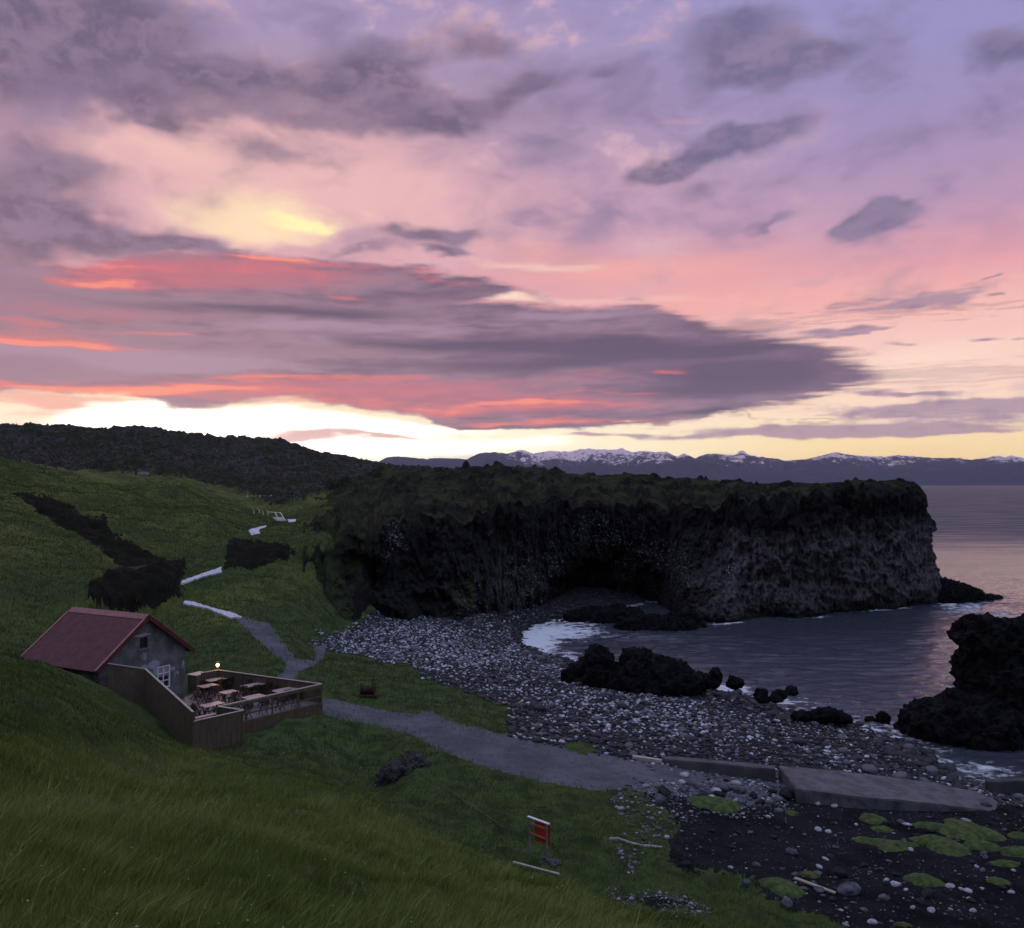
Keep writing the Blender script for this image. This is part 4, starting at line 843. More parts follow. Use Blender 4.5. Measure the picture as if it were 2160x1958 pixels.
def build_cobbles():
    X, Y, Z, size, tone, big, rest, _ = cobble_field(); m = mat_cobble()
    sh = []
    for s, f in ((1, .62), (2, .75), (3, .52), (4, .68), (5, .58), (6, .7)):
        bm = bmesh.new(); bmesh.ops.create_icosphere(bm, subdivisions=1, radius=.5)
        co = np.array([v.co[:] for v in bm.verts]); fc = np.array([[v.index for v in f_.verts] for f_ in bm.faces]); bm.free()
        d = 1+.36*fbm(co[:, 0]*2+s*3.1, co[:, 1]*2, co[:, 2]*2, o=2); co = co*d[:, None]; co[:, 2] *= f; co[:, 0] *= 1.2; sh.append((co, fc))
    Vs, Fs, Ts = [], [], []; off = 0
    which = RNG.integers(0, 6, len(X))
    for k in range(6):
        ids = rest[which[rest] == k]; co, fc = sh[k]; n = len(ids)
        a = RNG.uniform(0, 6.28, n); tx = RNG.uniform(-.35, .35, n)
        S = size[ids][:, None]; c, s_ = np.cos(a)[:, None], np.sin(a)[:, None]
        cx_, cy_, cz_ = co[None, :, 0]*S, co[None, :, 1]*S, co[None, :, 2]*S
        cz2 = cz_ + cx_*np.sin(tx)[:, None]
        vx = cx_*c - cy_*s_ + X[ids][:, None]; vy = cx_*s_ + cy_*c + Y[ids][:, None]; vz = cz2 + Z[ids][:, None] + S*.12
        Vs.append(np.stack([vx, vy, vz], -1).reshape(-1, 3)); Fs.append((fc[None]+(np.arange(n)*len(co))[:, None, None]+off).reshape(-1, 3)); off += n*len(co)
        Ts.append(np.repeat(tone[ids], len(co)))
    o = mesh_np('cobbles', np.concatenate(Vs), np.concatenate(Fs), m, smooth=True, attrs={'tone': np.concatenate(Ts)})
    tag(o, 'mass of smaller cobbles covering the beach', 'cobbles', kind='stuff')
    # the 290 that show largest stand alone; the three tones share meshes
    tones = {'dark': .020, 'grey': .10, 'pale': .44}; ms = {}
    for tn, tv in tones.items():
        ms[tn] = []
        for k in range(5):
            bm = bmesh.new(); bmesh.ops.create_icosphere(bm, subdivisions=2, radius=.5)
            co = np.array([v.co[:] for v in bm.verts]); d = 1+.36*fbm(co[:, 0]*2+k*3.1, co[:, 1]*2, co[:, 2]*2, o=2)
            for v, q in zip(bm.verts, d): v.co = v.co*float(q); v.co.z *= .6+.05*k; v.co.x *= 1.2
            me = bpy.data.meshes.new('beach_cobble'); bm.to_mesh(me); bm.free(); me.polygons.foreach_set('use_smooth', np.ones(len(me.polygons), bool)); me.materials.append(m)
            at = me.attributes.new('tone', 'FLOAT', 'POINT'); at.data.foreach_set('value', np.full(len(me.vertices), tv, np.float32)); ms[tn].append(me)
    lab = {'dark': 'large dark rounded cobble among the stones of the beach', 'grey': 'large mid grey rounded cobble among the stones of the beach', 'pale': 'large pale rounded cobble among the stones of the beach'}
    for j in big:
        tn = 'pale' if tone[j] > .28 else ('grey' if tone[j] > .085 else 'dark')
        o = bpy.data.objects.new('beach_cobble', random.choice(ms[tn])); COL.objects.link(o); s = float(size[j])
        o.location = (X[j], Y[j], Z[j]+s*.15); o.rotation_euler = (random.uniform(-.3, .3), random.uniform(-.3, .3), random.uniform(0, 6.28)); o.scale = (s, s, s)
        tag(o, lab[tn], 'cobble', 'large %s cobbles on the beach' % tn)
build_cobbles()
def scatter_small(name, label, poly, n, smin, smax, tones, m, minz=-9, jit=.1):
    V, px, py = G['V'], G['px'], G['py']
    sd = poly_sd(px, py, poly); ids = np.nonzero((sd > 0) & (V[:, 2] > minz) & (px < 2260) & (py < 2010))[0]
    w_ = (V[ids, 1]+YO)**2; sel = RNG.choice(ids, n, p=w_/w_.sum())
    X = V[sel, 0]+RNG.normal(0, jit, n); Y = V[sel, 1]+RNG.normal(0, jit, n)
    keep = fbm(X*.5, Y*.5, o=3) + RNG.uniform(-.5, .5, n) > -.12; X, Y = X[keep], Y[keep]; n = len(X); Z = ground_z(X, Y)
    bm = bmesh.new(); bmesh.ops.create_icosphere(bm, subdivisions=1, radius=.5); co = np.array([v.co[:] for v in bm.verts]); fc = np.array([[v.index for v in f_.verts] for f_ in bm.faces]); bm.free()
    co = co*(1+.3*fbm(co[:, 0]*2, co[:, 1]*2, co[:, 2]*2, o=2))[:, None]; co[:, 2] *= .6
    S = np.clip(RNG.lognormal(math.log(smin*1.5), .5, n), smin, smax)[:, None]; a = RNG.uniform(0, 6.28, n)[:, None]
    x_, y_, z_ = co[None, :, 0]*S*RNG.uniform(.8, 1.4, (n, 1)), co[None, :, 1]*S, co[None, :, 2]*S*RNG.uniform(.6, 1.2, (n, 1))
    Vv = np.stack([x_*np.cos(a)-y_*np.sin(a)+X[:, None], x_*np.sin(a)+y_*np.cos(a)+Y[:, None], z_+Z[:, None]+S*.1], -1).reshape(-1, 3)
    Ff = (fc[None]+(np.arange(n)*len(co))[:, None, None]).reshape(-1, 3)
    tn = RNG.choice(tones, n)*RNG.uniform(.7, 1.3, n)
    tag(mesh_np(name, Vv, Ff, m, smooth=True, attrs={'tone': np.repeat(tn, len(co))}), label, name.replace('_', ' '), kind='stuff')
MC = bpy.data.materials['cobble_stone']
scatter_small('pebbles', 'small pebbles scattered over the black sand', SAND, 6800, .035, .26, [.02, .03, .03, .04, .05, .08, .14, .3], MC)
scatter_small('rubble', 'grey rubble spread between the track, the slab and the turf', [(1330,1640),(1450,1650),(1640,1625),(1690,1700),(1600,1730),(1480,1720),(1400,1760),(1330,1850),(1290,1800),(1330,1740),(1280,1690)], 2400, .07, .5, [.03, .04, .05, .08, .12, .2, .34], MC)
scatter_small('loose_stones', 'loose stones in the dark hollow at the foot of the slope', [(1280,1870),(1400,1865),(1500,1905),(1490,1935),(1380,1935),(1300,1915)], 700, .05, .25, [.04, .06, .1, .2, .3], MC)
scatter_small('wall_stones', 'pale stones lying in front of the low concrete wall', [(1330,1605),(1480,1618),(1640,1630),(1640,1660),(1500,1640),(1380,1622)], 260, .12, .35, [.06, .1, .2, .4], MC)
scatter_small('track_gravel', 'loose grit and small stones on the gravel track', PATH1, 2600, .03, .13, [.06, .09, .14, .22], MC)
scatter_small('path_edge_stones', 'stones washed up at the head of the beach by the fork of the path', [(650,1335),(700,1325),(760,1330),(760,1370),(700,1372),(655,1360)], 420, .10, .40, [.06, .12, .25, .45], MC)
scatter_small('shore_stones', 'stones around the seaward end of the concrete slab', [(1960,1650),(2060,1655),(2260,1672),(2260,1705),(2110,1700),(2000,1672)], 900, .10, .40, [.04, .06, .12, .3], MC)
# individually recognisable stones on the sand
for px, py, s, kind, lab in [
    (1725,1697,.38,'pale','whitish boulder just below the front face of the concrete slab, the left one of two'), (1760,1703,.34,'pale','whitish boulder just below the front face of the concrete slab, the right one of two'),
    (1666,1680,1.25,'dark','big dark block leaning against the near left corner of the concrete slab'), (1624,1697,.50,'grey','round grey boulder left of the dark block at the slab corner'),
    (1458,1658,.50,'grey','smooth grey boulder standing highest in the rubble beyond the moss cushion'), (1392,1692,.55,'grey','grey boulder in the turf edge left of the bright moss cushion'),
    (1400,1676,.80,'dark','dark slab-like boulder beside the track end'), (1520,1668,.85,'grey','flat grey boulder behind the bright moss cushion'), (1558,1672,.70,'grey','angular grey boulder right of the bright moss cushion'),
    (1407,1769,.28,'pale','round white stone near the bent driftwood branch'), (1726,1754,.35,'pale','left one of a pair of white stones in the middle of the sand'), (1747,1756,.28,'pale','right one of a pair of white stones in the middle of the sand'),
    (1670,1801,.52,'grey','pale grey pointed boulder in the middle of the black sand'), (1728,1832,.30,'pale','flat whitish stone above the big dark boulder'), (1766,1850,.75,'dark','big dark boulder near the right end of the driftwood plank'),
    (1596,1829,.34,'grey','grey stone on the sand close to the turf edge'), (1446,1826,.42,'dark','dark rounded stone at the upper edge of the low turf'), (1660,1911,.50,'grey','smooth bluish grey boulder at the foot of the mossy mound'),
    (1870,1859,.24,'pale','white stone left of the solitary moss cushion'), (1895,1869,.24,'pale','white stone nearest the solitary moss cushion'), (1865,1899,.42,'grey','grey angular boulder below the two white stones'),
    (1790,1884,.85,'grey','wide mottled boulder touching the end of the driftwood plank'), (1955,1893,.60,'dark','dark low boulder in the lower right part of the sand'), (2027,1877,.22,'pale','white stone far right in the lower sand'),
    (1900,1737,.40,'grey','grey stone just left of the large moss patch'), (1806,1742,.20,'pale','small white stone between the twin stones and the little moss cushions'), (1925,1917,.22,'pale','small white stone low on the sand right of centre'),
    (1784,1953,.22,'pale','white stone at the very bottom of the sand'), (2052,1925,.26,'pale','flat white stone in the lower right corner'), (1541,1832,.22,'pale','pale stone lying on the turf edge left of the mossy mound'),
    (2138,1839,.20,'pale','white stone next to the rightmost moss cushions'), (1620,1725,.25,'pale','light stone below the slab corner boulders'), (1575,1742,.30,'dark','dark flat stone left of centre on the sand')]:
    p = on_ground(px, py); put_stone(kind, 'boulder' if s > .45 else 'stone', p, s, lab, 'boulder' if s > .45 else 'stone')
for px, py, s in [(1148,1812,.16),(1160,1822,.30),(1172,1822,.26),(1140,1825,.12),(1168,1830,.18),(1180,1825,.14)]:
    put_stone('grey', 'stone', on_ground(px, py), s*1.3, 'grey stone in the little pile at the foot of the red notice board', 'stone', 'stones at the foot of the notice board')

for k in range(115):
    px, py = random.uniform(1480, 2150), random.uniform(1715, 1950)
    if py > 1840 + (px-1480)*.36 and px < 1790: continue
    put_stone(random.choice(['grey', 'dark', 'dark', 'grey', 'pale']) if k % 3 else 'dark', 'stone', on_ground(px, py), random.uniform(.14, .42), 'one of many small flattish stones scattered over the black sand', 'stone', 'small stones scattered over the black sand', squash=.7)
for k in range(34):
    px = random.uniform(1400, 1640); py = 1640 + (px-1400)*.16 + random.uniform(-14, 34)
    put_stone(random.choice(['grey', 'dark', 'pale']), 'stone', on_ground(px, py), random.uniform(.2, .62), 'one of the jumbled stones in the rubble left of the concrete slab', 'stone', 'jumbled stones left of the concrete slab')
# ---------------------------------------------------------------- moss cushions
def mat_moss():
    m, t, p = material('moss'); v = geo_pos(t); n = t.noise(v, 3.0, 5, .65); n2 = t.noise(v, 26, 4, .7)
    c = t.mix(t.ss(n, .4, .62), L3(.034, .068, .012), L3(.105, .145, .026)); c = t.mix(t.mul(t.ss(n2, .42, .66), .7), c, L3(.02, .034, .008))
    t.put(p.inputs['Base Color'], c); p.inputs['Roughness'].default_value = .95; t.put(p.inputs['Normal'], t.bump(n2, .06, 1.0)); return m
M_MOSS = mat_moss()
def cushion(px, py, w_, d_, h_, label, seed, lobes=1):
    g = on_ground(px, py)
    n = 44; Vv = []; Ff = []
    r = np.linspace(0, 1, n)[:, None]; th = np.linspace(0, 2*math.pi, 64, endpoint=False)[None]
    edge = 1 + .12*perlin(np.cos(th)*11+seed, np.sin(th)*11) + .26*perlin(np.cos(th)*1.6+seed, np.sin(th)*1.6) + .10*perlin(np.cos(th)*5+seed, np.sin(th)*5) + (.22*np.cos(lobes*th+seed) if lobes > 1 else 0)
    x = r*np.cos(th)*edge*w_/2; y = r*np.sin(th)*edge*d_/2
    z = h_*(1-r**2.6)**.8 * (1 + .35*fbm((x+seed)*1.6, y*1.6, o=3)) + .035*fbm(x*9+seed, y*9, o=2)
    gz = ground_z((x+g.x).ravel(), (y+g.y).ravel()).reshape(x.shape)
    z = z + gz - g.z - .05*r**4
    i = np.arange(n*64).reshape(n, 64); j = np.roll(i, -1, 1)
    Ff = np.stack([i[:-1], i[1:], j[1:], j[:-1]], -1).reshape(-1, 4)
    o = mesh_np('moss_cushion', np.stack([x, y, z], -1).reshape(-1, 3), Ff, M_MOSS, smooth=True); o.location = g
    tag(o, label, 'moss', 'green moss cushions on the black sand')
for a in [(1505,1698,3.0,2.0,.28,'wide bright green moss cushion between the rubble and the sand, nearest the track',1,1),(1670,1718,.80,.7,.14,'tiny olive moss cushion below the slab corner',2,1),
          (1842,1730,1.4,1.5,.22,'dark green moss cushion, upper left of the large patch',3,1),(1862,1752,1.1,.9,.16,'olive moss cushion touching the stones left of the large patch',4,1),
          (1822,1775,1.3,.9,.12,'small moss cushion at the left end of the low pair',5,1),(1885,1785,2.4,1.6,.16,'long low moss cushion running right from the small one',6,3),
          (1965,1745,2.0,1.0,.20,'pale yellow-green moss cushion at the back of the large patch',7,1),(2045,1755,2.8,3.2,.32,'tall dark green moss cushion forming the back of the large patch',8,3),(1985,1785,2.7,2.2,.28,'broad moss cushion forming the front left of the large patch',9,2),(2072,1788,1.7,1.4,.24,'rounded moss cushion at the front right of the large patch',10,1),
          (1948,1858,1.7,1.5,.22,'solitary oval moss cushion in open sand',11,1),(2120,1825,1.3,.9,.15,'small moss cushion under the right edge group',12,1),(2150,1800,1.9,1.5,.24,'moss cushion cut by the right edge of the view',13,1),(2148,1765,1.1,1.0,.18,'topmost of the moss cushions at the right edge',14,1),
          (2105,1862,.95,.9,.14,'faint olive moss cushion low on the right',15,1),(1708,1847,.95,.8,.14,'olive moss tuft beside the driftwood plank',16,1),(1650,1876,1.7,1.9,.30,'large mossy mound at the tip of the turf by the plank',17,1),(1905,1953,.7,.5,.1,'small moss tuft at the bottom of the sand',18,1)]:
    cushion(*a)
# ================================================================= HOUSE
def simple(name, a, b, sc=3.0, rough=.8, bump=.02, spec=.3, stretch=(1, 1, 1)):
    m, t, p = material(name); v = t.mapping(obj_co(t), sc=stretch)
    n = t.noise(v, sc, 6, .65); n2 = t.noise(v, sc*8, 4, .7)
    c = t.mix(t.ss(n, .32, .68), a, b); c = t.mix(t.mul(t.ss(n2, .45, .75), .3), c, tuple(x*.45 for x in a[:3])+(1,))
    t.put(p.inputs['Base Color'], c); p.inputs['Roughness'].default_value = rough; p.inputs['Specular IOR Level'].default_value = spec
    t.put(p.inputs['Normal'], t.bump(n2, bump, .7)); return m
M_ROOF = simple('red_roof_felt', L3(.078, .028, .032), L3(.115, .043, .047), 2.2, .75, .012)
M_RIDGE = simple('red_ridge_metal', L3(.20, .085, .080), L3(.27, .12, .115), 3, .5)
M_VERGE = simple('red_board', L3(.075, .016, .015), L3(.12, .026, .022), 4, .6)
M_VERGET = simple('red_trim', L3(.27, .11, .10), L3(.33, .15, .13), 4, .5)
M_WHITE = simple('white_paint', L3(.72, .72, .78), L3(.80, .80, .84), 6, .5)
M_DARKW = simple('dark_opening', L3(.010, .011, .012), L3(.02, .02, .022), 3, .3)
M_PLANK = simple('weathered_plank', L3(.090, .064, .044), L3(.150, .112, .078), 2.5, .85, .01, .2, (4, 4, .5))
M_RAIL = simple('pale_rail_wood', L3(.34, .28, .24), L3(.48, .41, .36), 3, .45)
M_DECK = simple('deck_boards', L3(.10, .085, .085), L3(.20, .175, .175), 1.5, .45, .01, .5)
M_TABLE = simple('table_wood', L3(.34, .24, .23), L3(.46, .33, .31), 3, .40, .006, .5)
M_CHAIR = simple('chair_wood', L3(.028, .013, .011), L3(.060, .028, .022), 4, .5)
M_GLASS = simple('window_glass', L3(.02, .022, .028), L3(.03, .032, .04), 2, .08, 0, .6)
def mat_plaster():
    m, t, p = material('patched_render'); v = obj_co(t); n = t.noise(v, .9, 6, .65); n2 = t.noise(v, 9, 5, .7)
    c = t.mix(t.ss(n, .38, .62), L3(.085, .088, .085), L3(.17, .17, .175)); c = t.mix(t.mul(t.ss(n2, .5, .7), .5), c, L3(.06, .06, .058))
    t.put(p.inputs['Base Color'], c); p.inputs['Roughness'].default_value = .9; t.put(p.inputs['Normal'], t.bump(n2, .04, .9))
    return m, t, p, c
M_PL, _t, _p, _c = mat_plaster()
# repaired pale patches, each with its own place on the wall (object x = across the gable, z = up)
_s = _t.sep(obj_co(_t)); _acc = None
for (cx_, cz_, rx, rz, w_) in [(-1.0, 2.35, .75, .30, 1), (-.05, 2.45, .45, .30, .9), (.72, 2.55, .62, .38, 1.1), (.95, 2.15, .4, .5, .8), (2.15, 2.05, .35, .22, .8), (2.35, 1.45, .25, .5, .6), (.0, 3.15, .35, .5, .6), (-.15, 4.5, .75, .12, 1.2), (3.0, 2.2, .16, .35, .9), (2.5, 1.75, .35, .2, .6)]:
    dx_ = _t.mad(_s[0], 1/rx, -cx_/rx); dz_ = _t.mad(_s[2], 1/rz, -cz_/rz)
    g_ = _t.mul(_t.math('SUBTRACT', 1.0, _t.mad(dx_, dx_, _t.mul(dz_, dz_)), clamp=True), w_)
    _acc = g_ if _acc is None else _t.math('MAXIMUM', _acc, g_)
_f = _t.ss(_t.mad(_t.math('SUBTRACT', _t.noise(obj_co(_t), 3.2, 5, .7), .5), 1.6, _acc), .32, .75)
_t.put(_p.inputs['Base Color'], _t.mix(_t.mul(_f, .85), _c, L3(.36, .37, .43)))

RR = Vector((-22.04, 54.0, 0)); RZ = 12.03            # ridge end over the gable
RD = Vector((-.886, .457, 0)).normalized(); PD = Vector((.457, .886, 0)).normalized()   # along the ridge (away), across (to the far side)
ZB = 6.3
rzh = math.atan2(PD.y, PD.x)                          # house x axis = PD, y axis = RD
def build_house():
    h = empty('house', (RR.x + RD.x*.35, RR.y + RD.y*.35, ZB), rzh)
    tag(h, 'small grey rendered house with a dark red pitched roof, dug into the grassy slope', 'house')
    # local: x across gable (-3.1..3.1), y along ridge (+ away), z up from base
    W = 3.15; EV = 3.25; HT = RZ-ZB-.14; LEN = 6.3
    slope = (HT-EV)/W
    # gable wall as a slab with two openings: built from pieces butted together
    bm = bmesh.new()
    def prism(poly, y0, y1):
        a = [bm.verts.new((x, y0, z)) for x, z in poly]; b = [bm.verts.new((x, y1, z)) for x, z in poly]
        bm.faces.new(a); bm.faces.new(b[::-1])
        for i in range(len(poly)): j = (i+1) % len(poly); bm.faces.new((a[i], b[i], b[j], a[j]))
    w1 = (-.42, .30, 3.62, 4.42)       # upper window x0,x1,z0,z1 (filled in below from the photo)
    w2 = (.98, 1.98, .95, 2.35)
    top = lambda x: HT - abs(x)*slope
    def strip(x0, x1, holes):
        zs = [0] + [v for hz in holes for v in hz] + [None]
        for k in range(0, len(zs), 2):
            z0, z1 = zs[k], zs[k+1]
            if z1 is None: poly = [(x0, z0), (x1, z0), (x1, top(x1)), (x0, top(x0))]
            else: poly = [(x0, z0), (x1, z0), (x1, z1), (x0, z1)]
            prism(poly, 0, .3)
    strip(-W, w1[0], []); strip(w1[0], 0, [(w1[2], w1[3])]); strip(0, w1[1], [(w1[2], w1[3])]); strip(w1[1], w2[0], []); strip(w2[0], w2[1], [(w2[2], w2[3])]); strip(w2[1], W, [])
    prism([(-W, 0), (-W+.3, 0), (-W+.3, EV+.05), (-W, EV-.1)], .3, LEN); prism([(W-.3, 0), (W, 0), (W, EV-.1), (W-.3, EV+.05)], .3, LEN)
    prism([(-W, 0), (W, 0), (W, EV), (0, HT), (-W, EV)], LEN, LEN+.3)
    wall = obj_bm('wall', bm, M_PL, h)
    # roof: two thick slopes
    def slopepiece(bm, sg, x0, x1, y0, y1, th, lift=0):
        n = Vector((sg*slope, 0, 1)).normalized()
        pts = []
        for x, y in ((x0, y0), (x1, y0), (x1, y1), (x0, y1)):
            pts.append(Vector((sg*x, y, HT+.14-x*slope)) + n*lift)
        a = [bm.verts.new(p) for p in pts]; b = [bm.verts.new(p-n*th) for p in pts]
        bm.faces.new(a); bm.faces.new(b[::-1])
        for i in range(4): j = (i+1) % 4; bm.faces.new((a[i], b[i], b[j], a[j]))
    X1 = 3.66; Y0, Y1 = -.35, 6.65
    bm = bmesh.new(); slopepiece(bm, -1, 0, X1, Y0, Y1, .07); slopepiece(bm, 1, 0, X1, Y0, Y1, .07)
    roof = obj_bm('roof', bm, M_ROOF, h)
    bm = bmesh.new(); slopepiece(bm, -1, -.02, .34, Y0-.01, Y1+.01, .03, .035); slopepiece(bm, 1, -.02, .34, Y0-.01, Y1+.01, .03, .035)
    obj_bm('ridge_cap', bm, M_RIDGE, roof)
    for sg in (-1, 1):
        bm = bmesh.new(); slopepiece(bm, sg, .0, X1+.01, Y0-.045, Y0-.002, .24, .012)
        obj_bm('barge_board', bm, M_VERGE, roof)
        for ya, yb in ((Y0-.06, Y0+.09), (Y1-.07, Y1+.07)):
            bm = bmesh.new(); slopepiece(bm, sg, .345, X1+.015, ya, yb, .03, .045)
            obj_bm('verge_strip', bm, M_VERGET, roof)
        bm = bmesh.new(); slopepiece(bm, sg, X1+.003, X1+.05, Y0, Y1, .12, .0); obj_bm('eaves_board', bm, M_VERGE, roof)
    # upper opening
    def window(w, cols, rows, fm, gm, fw, label):
        x0, x1, z0, z1 = w
        bm = bmesh.new()
        for a, b_, c, d in ((x0, x0+fw, z0, z1), (x1-fw, x1, z0, z1), (x0+fw, x1-fw, z0, z0+fw), (x0+fw, x1-fw, z1-fw, z1)):
            box(bm, ((a+b_)/2, .06, (c+d)/2), (b_-a, .10, d-c))
        for k in range(1, cols): box(bm, (x0+(x1-x0)*k/cols, .065, (z0+z1)/2), (fw*.7, .07, z1-z0-2*fw))
        for k in range(1, rows):
            for q in range(cols):
                xa = x0+(x1-x0)*q/cols+fw*.5; xb = x0+(x1-x0)*(q+1)/cols-fw*.5; box(bm, ((xa+xb)/2, .062, z0+(z1-z0)*k/rows), (xb-xa, .06, fw*.7))
        f = obj_bm('window', bm, fm, h); f['label'] = label
        bm = bmesh.new(); box(bm, ((x0+x1)/2, .12, (z0+z1)/2), (x1-x0, .01, z1-z0)); obj_bm('pane', bm, gm, f)
        return f
    window((-.42, .30, 3.62, 4.42), 1, 1, M_PL, M_DARKW, .07, 'small dark attic window')
    f2 = window(w2, 2, 3, M_WHITE, M_GLASS, .075, 'white six-pane window')
    bm = bmesh.new(); box(bm, (1.48, .105, 1.98), (.84, .008, .60)); obj_bm('curtain', bm, simple('white_curtain', L3(.28, .30, .38), L3(.36, .38, .46), 5), f2)
    bm = bmesh.new(); box(bm, (-.06, -.03, 3.585), (.90, .1, .06)); obj_bm('window_sill', bm, M_PL, h)
    # low outbuilding wall at the far corner of the gable
    return h
HOUSE = build_house()

# ================================================================= DECK
ZD, ZR = 6.34, 7.5
A_, B_, C_ = atZ(424,1420,ZR), atZ(460,1413.7,ZR), atZ(678,1443,ZR)
D_, E_, F_ = atZ(460,1490.5,ZR), atZ(513.6,1498.6,ZR), atZ(407,1522,ZR)
def xy(p): return Vector((p[0], p[1], 0))
a, b, c, d, e, f = map(xy, (A_, B_, C_, D_, E_, F_))
g_ = Vector((-21.4, 52.0, 0)); i_ = Vector((-23.25, 51.25, 0))
def plank_wall(bm, p, q, zb0, zt0, zb1, zt1, th=.03, pitch=.14, gap=.005):
    dv = q-p; L = dv.length; n = max(1, int(L/pitch)); u = dv.normalized(); ang = math.atan2(u.y, u.x)
    for k in range(n):
        s0 = L*k/n+gap/2; s1 = L*(k+1)/n-gap/2; m_ = (s0+s1)/2; t_ = m_/L
        zb = zb0+(zb1-zb0)*t_; zt = zt0+(zt1-zt0)*t_
        box(bm, (p.x+u.x*m_, p.y+u.y*m_, (zb+zt)/2), (s1-s0, th+random.uniform(-.004, .004), zt-zb), rz=ang)
def rail(bm, p, q, z0, z1, w=.12, h=.045):
    beam(bm, (p.x, p.y, z0), (q.x, q.y, z1), w, h)
def deck():
    dk = empty('wooden_deck', (b.x, b.y, 0)); tag(dk, 'raised timber terrace in front of the house, crowded with tables and chairs', 'deck')
    bm = bmesh.new()
    # floor boards clipped to the outline, running parallel to the front
    uu = (c-d).normalized(); vv = Vector((-uu.y, uu.x, 0))
    outline = [f + (e-f)*.06 + (g_-f)*.02, e + (d-e)*.12 - (e-f)*.04, d, c, b, a, Vector((-20.9, 57.0, 0)), Vector((-21.6, 54.6, 0)), g_]
    q = [(p.dot(uu), p.dot(vv)) for p in outline]
    v0, v1 = min(y for _, y in q), max(y for _, y in q); w = .145; k = v0
    while k < v1:
        ym = k+w/2; xs = []
        for (x0, y0), (x1, y1) in zip(q, q[1:]+q[:1]):
            if (y0 > ym) != (y1 > ym): xs.append(x0+(ym-y0)*(x1-x0)/(y1-y0))
        xs.sort()
        for s0, s1 in zip(xs[::2], xs[1::2]):
            m_ = uu*((s0+s1)/2)+vv*ym; box(bm, (m_.x, m_.y, ZD-.02), (s1-s0, w-.012, .04+random.uniform(-.004, .004)), rz=math.atan2(uu.y, uu.x))
        k += w
    fl = obj_bm('floor', bm, M_DECK, dk); fl.matrix_parent_inverse = dk.matrix_world.inverted()
    fl.location = (-b.x, -b.y, 0)
    bm = bmesh.new(); _o = Vector(((c-d).y, -(c-d).x, 0)).normalized()*.13; plank_wall(bm, d+_o, c+_o, 5.3, ZD-.05, 5.3, ZD-.05); rail(bm, d+_o, c+_o, ZD-.03, ZD-.03, .06, .16)
    sk = obj_bm('skirt', bm, M_PLANK, dk); sk.location = (-b.x, -b.y, 0)
    for o_ in (fl,): o_.matrix_parent_inverse = Matrix.Identity(4)
def fence_thing(label, p, q, zb0, zt0, zb1, zt1, cap=True, posts=2, inward=None, name='plank_fence'):
    r = empty(name, (p.x, p.y, min(zb0, zb1))); tag(r, label, 'fence'); off = Vector((-p.x, -p.y, -min(zb0, zb1)))
    def at(o_): o_.location = off
    bm = bmesh.new(); plank_wall(bm, p, q, zb0, zt0, zb1, zt1); at(obj_bm('boards', bm, M_PLANK, r))
    if cap: bm = bmesh.new(); rail(bm, p, q, zt0+.025, zt1+.025); at(obj_bm('top_rail', bm, M_RAIL, r))
    n = (q-p).normalized(); s = Vector((-n.y, n.x, 0))*(.07 if inward is None else inward)
    for k in range(posts):
        t_ = (k+.02)/(posts-1+.04) if posts > 1 else .5; w = p.lerp(q, t_)+s; zt = zt0+(zt1-zt0)*t_
        bm = bmesh.new(); box(bm, (w.x, w.y, (min(zb0, zb1)+zt)/2-.01), (.09, .09, zt-min(zb0, zb1)-.02), rz=math.atan2(n.y, n.x)); at(obj_bm('post', bm, M_PLANK, r))
    return r
deck()
fence_thing('tall brown plank windbreak with pale sloping top rail, between house and near deck corner', f, g_, 5.4, 7.97, 6.0, 9.15, posts=4, inward=-.08)
fence_thing('short plank fence from the windbreak to the house front corner, half behind the grass bank', g_, i_, 6.4, 9.15, 8.0, 9.62, posts=2, inward=-.08)
fence_thing('plank parapet with pale cap on the nearest bay of the deck, facing the slope', f, e, 5.65, ZR-.02, 5.75, ZR-.02, posts=3, inward=.08)
fence_thing('short return parapet joining the near bay of the deck to the long railing', d, e, 5.6, ZR-.02, 5.6, ZR-.02, posts=2, inward=-.08)
fence_thing('plank parapet with pale cap along the far side of the deck, between lamp and path', b, c, 5.6, ZR-.02, 5.6, ZR-.02, posts=5, inward=-.08)
fence_thing('shortest parapet of the deck, beside the lamp near the far house corner', a, b, 5.9, ZR-.02, 5.9, ZR-.02, posts=2, inward=-.08)
def railing():
    r = empty('deck_railing', (c.x, c.y, ZD)); tag(r, 'open timber railing along the front of the deck, table legs showing through it', 'railing'); off = (-c.x, -c.y, -ZD)
    bm = bmesh.new(); rail(bm, d, c, ZR, ZR, .13, .05); obj_bm('top_rail', bm, M_RAIL, r).location = off
    n = (c-d).normalized(); out = Vector((n.y, -n.x, 0))*.07
    bm = bmesh.new(); beam(bm, (d.x+out.x, d.y+out.y, ZR-.13), (c.x+out.x, c.y+out.y, ZR-.13), .03, .13); obj_bm('upper_board', bm, M_PLANK, r).location = off
    bm = bmesh.new(); beam(bm, (d.x+out.x, d.y+out.y, ZR-.74), (c.x+out.x, c.y+out.y, ZR-.74), .03, .09); obj_bm('middle_board', bm, M_PLANK, r).location = off
    for k in range(5):
        w = d.lerp(c, k/4); bm = bmesh.new(); box(bm, (w.x, w.y, (ZD+ZR)/2-.03), (.09, .09, ZR-ZD-.05), rz=math.atan2(n.y, n.x)); obj_bm('post', bm, M_PLANK, r).location = off
railing()
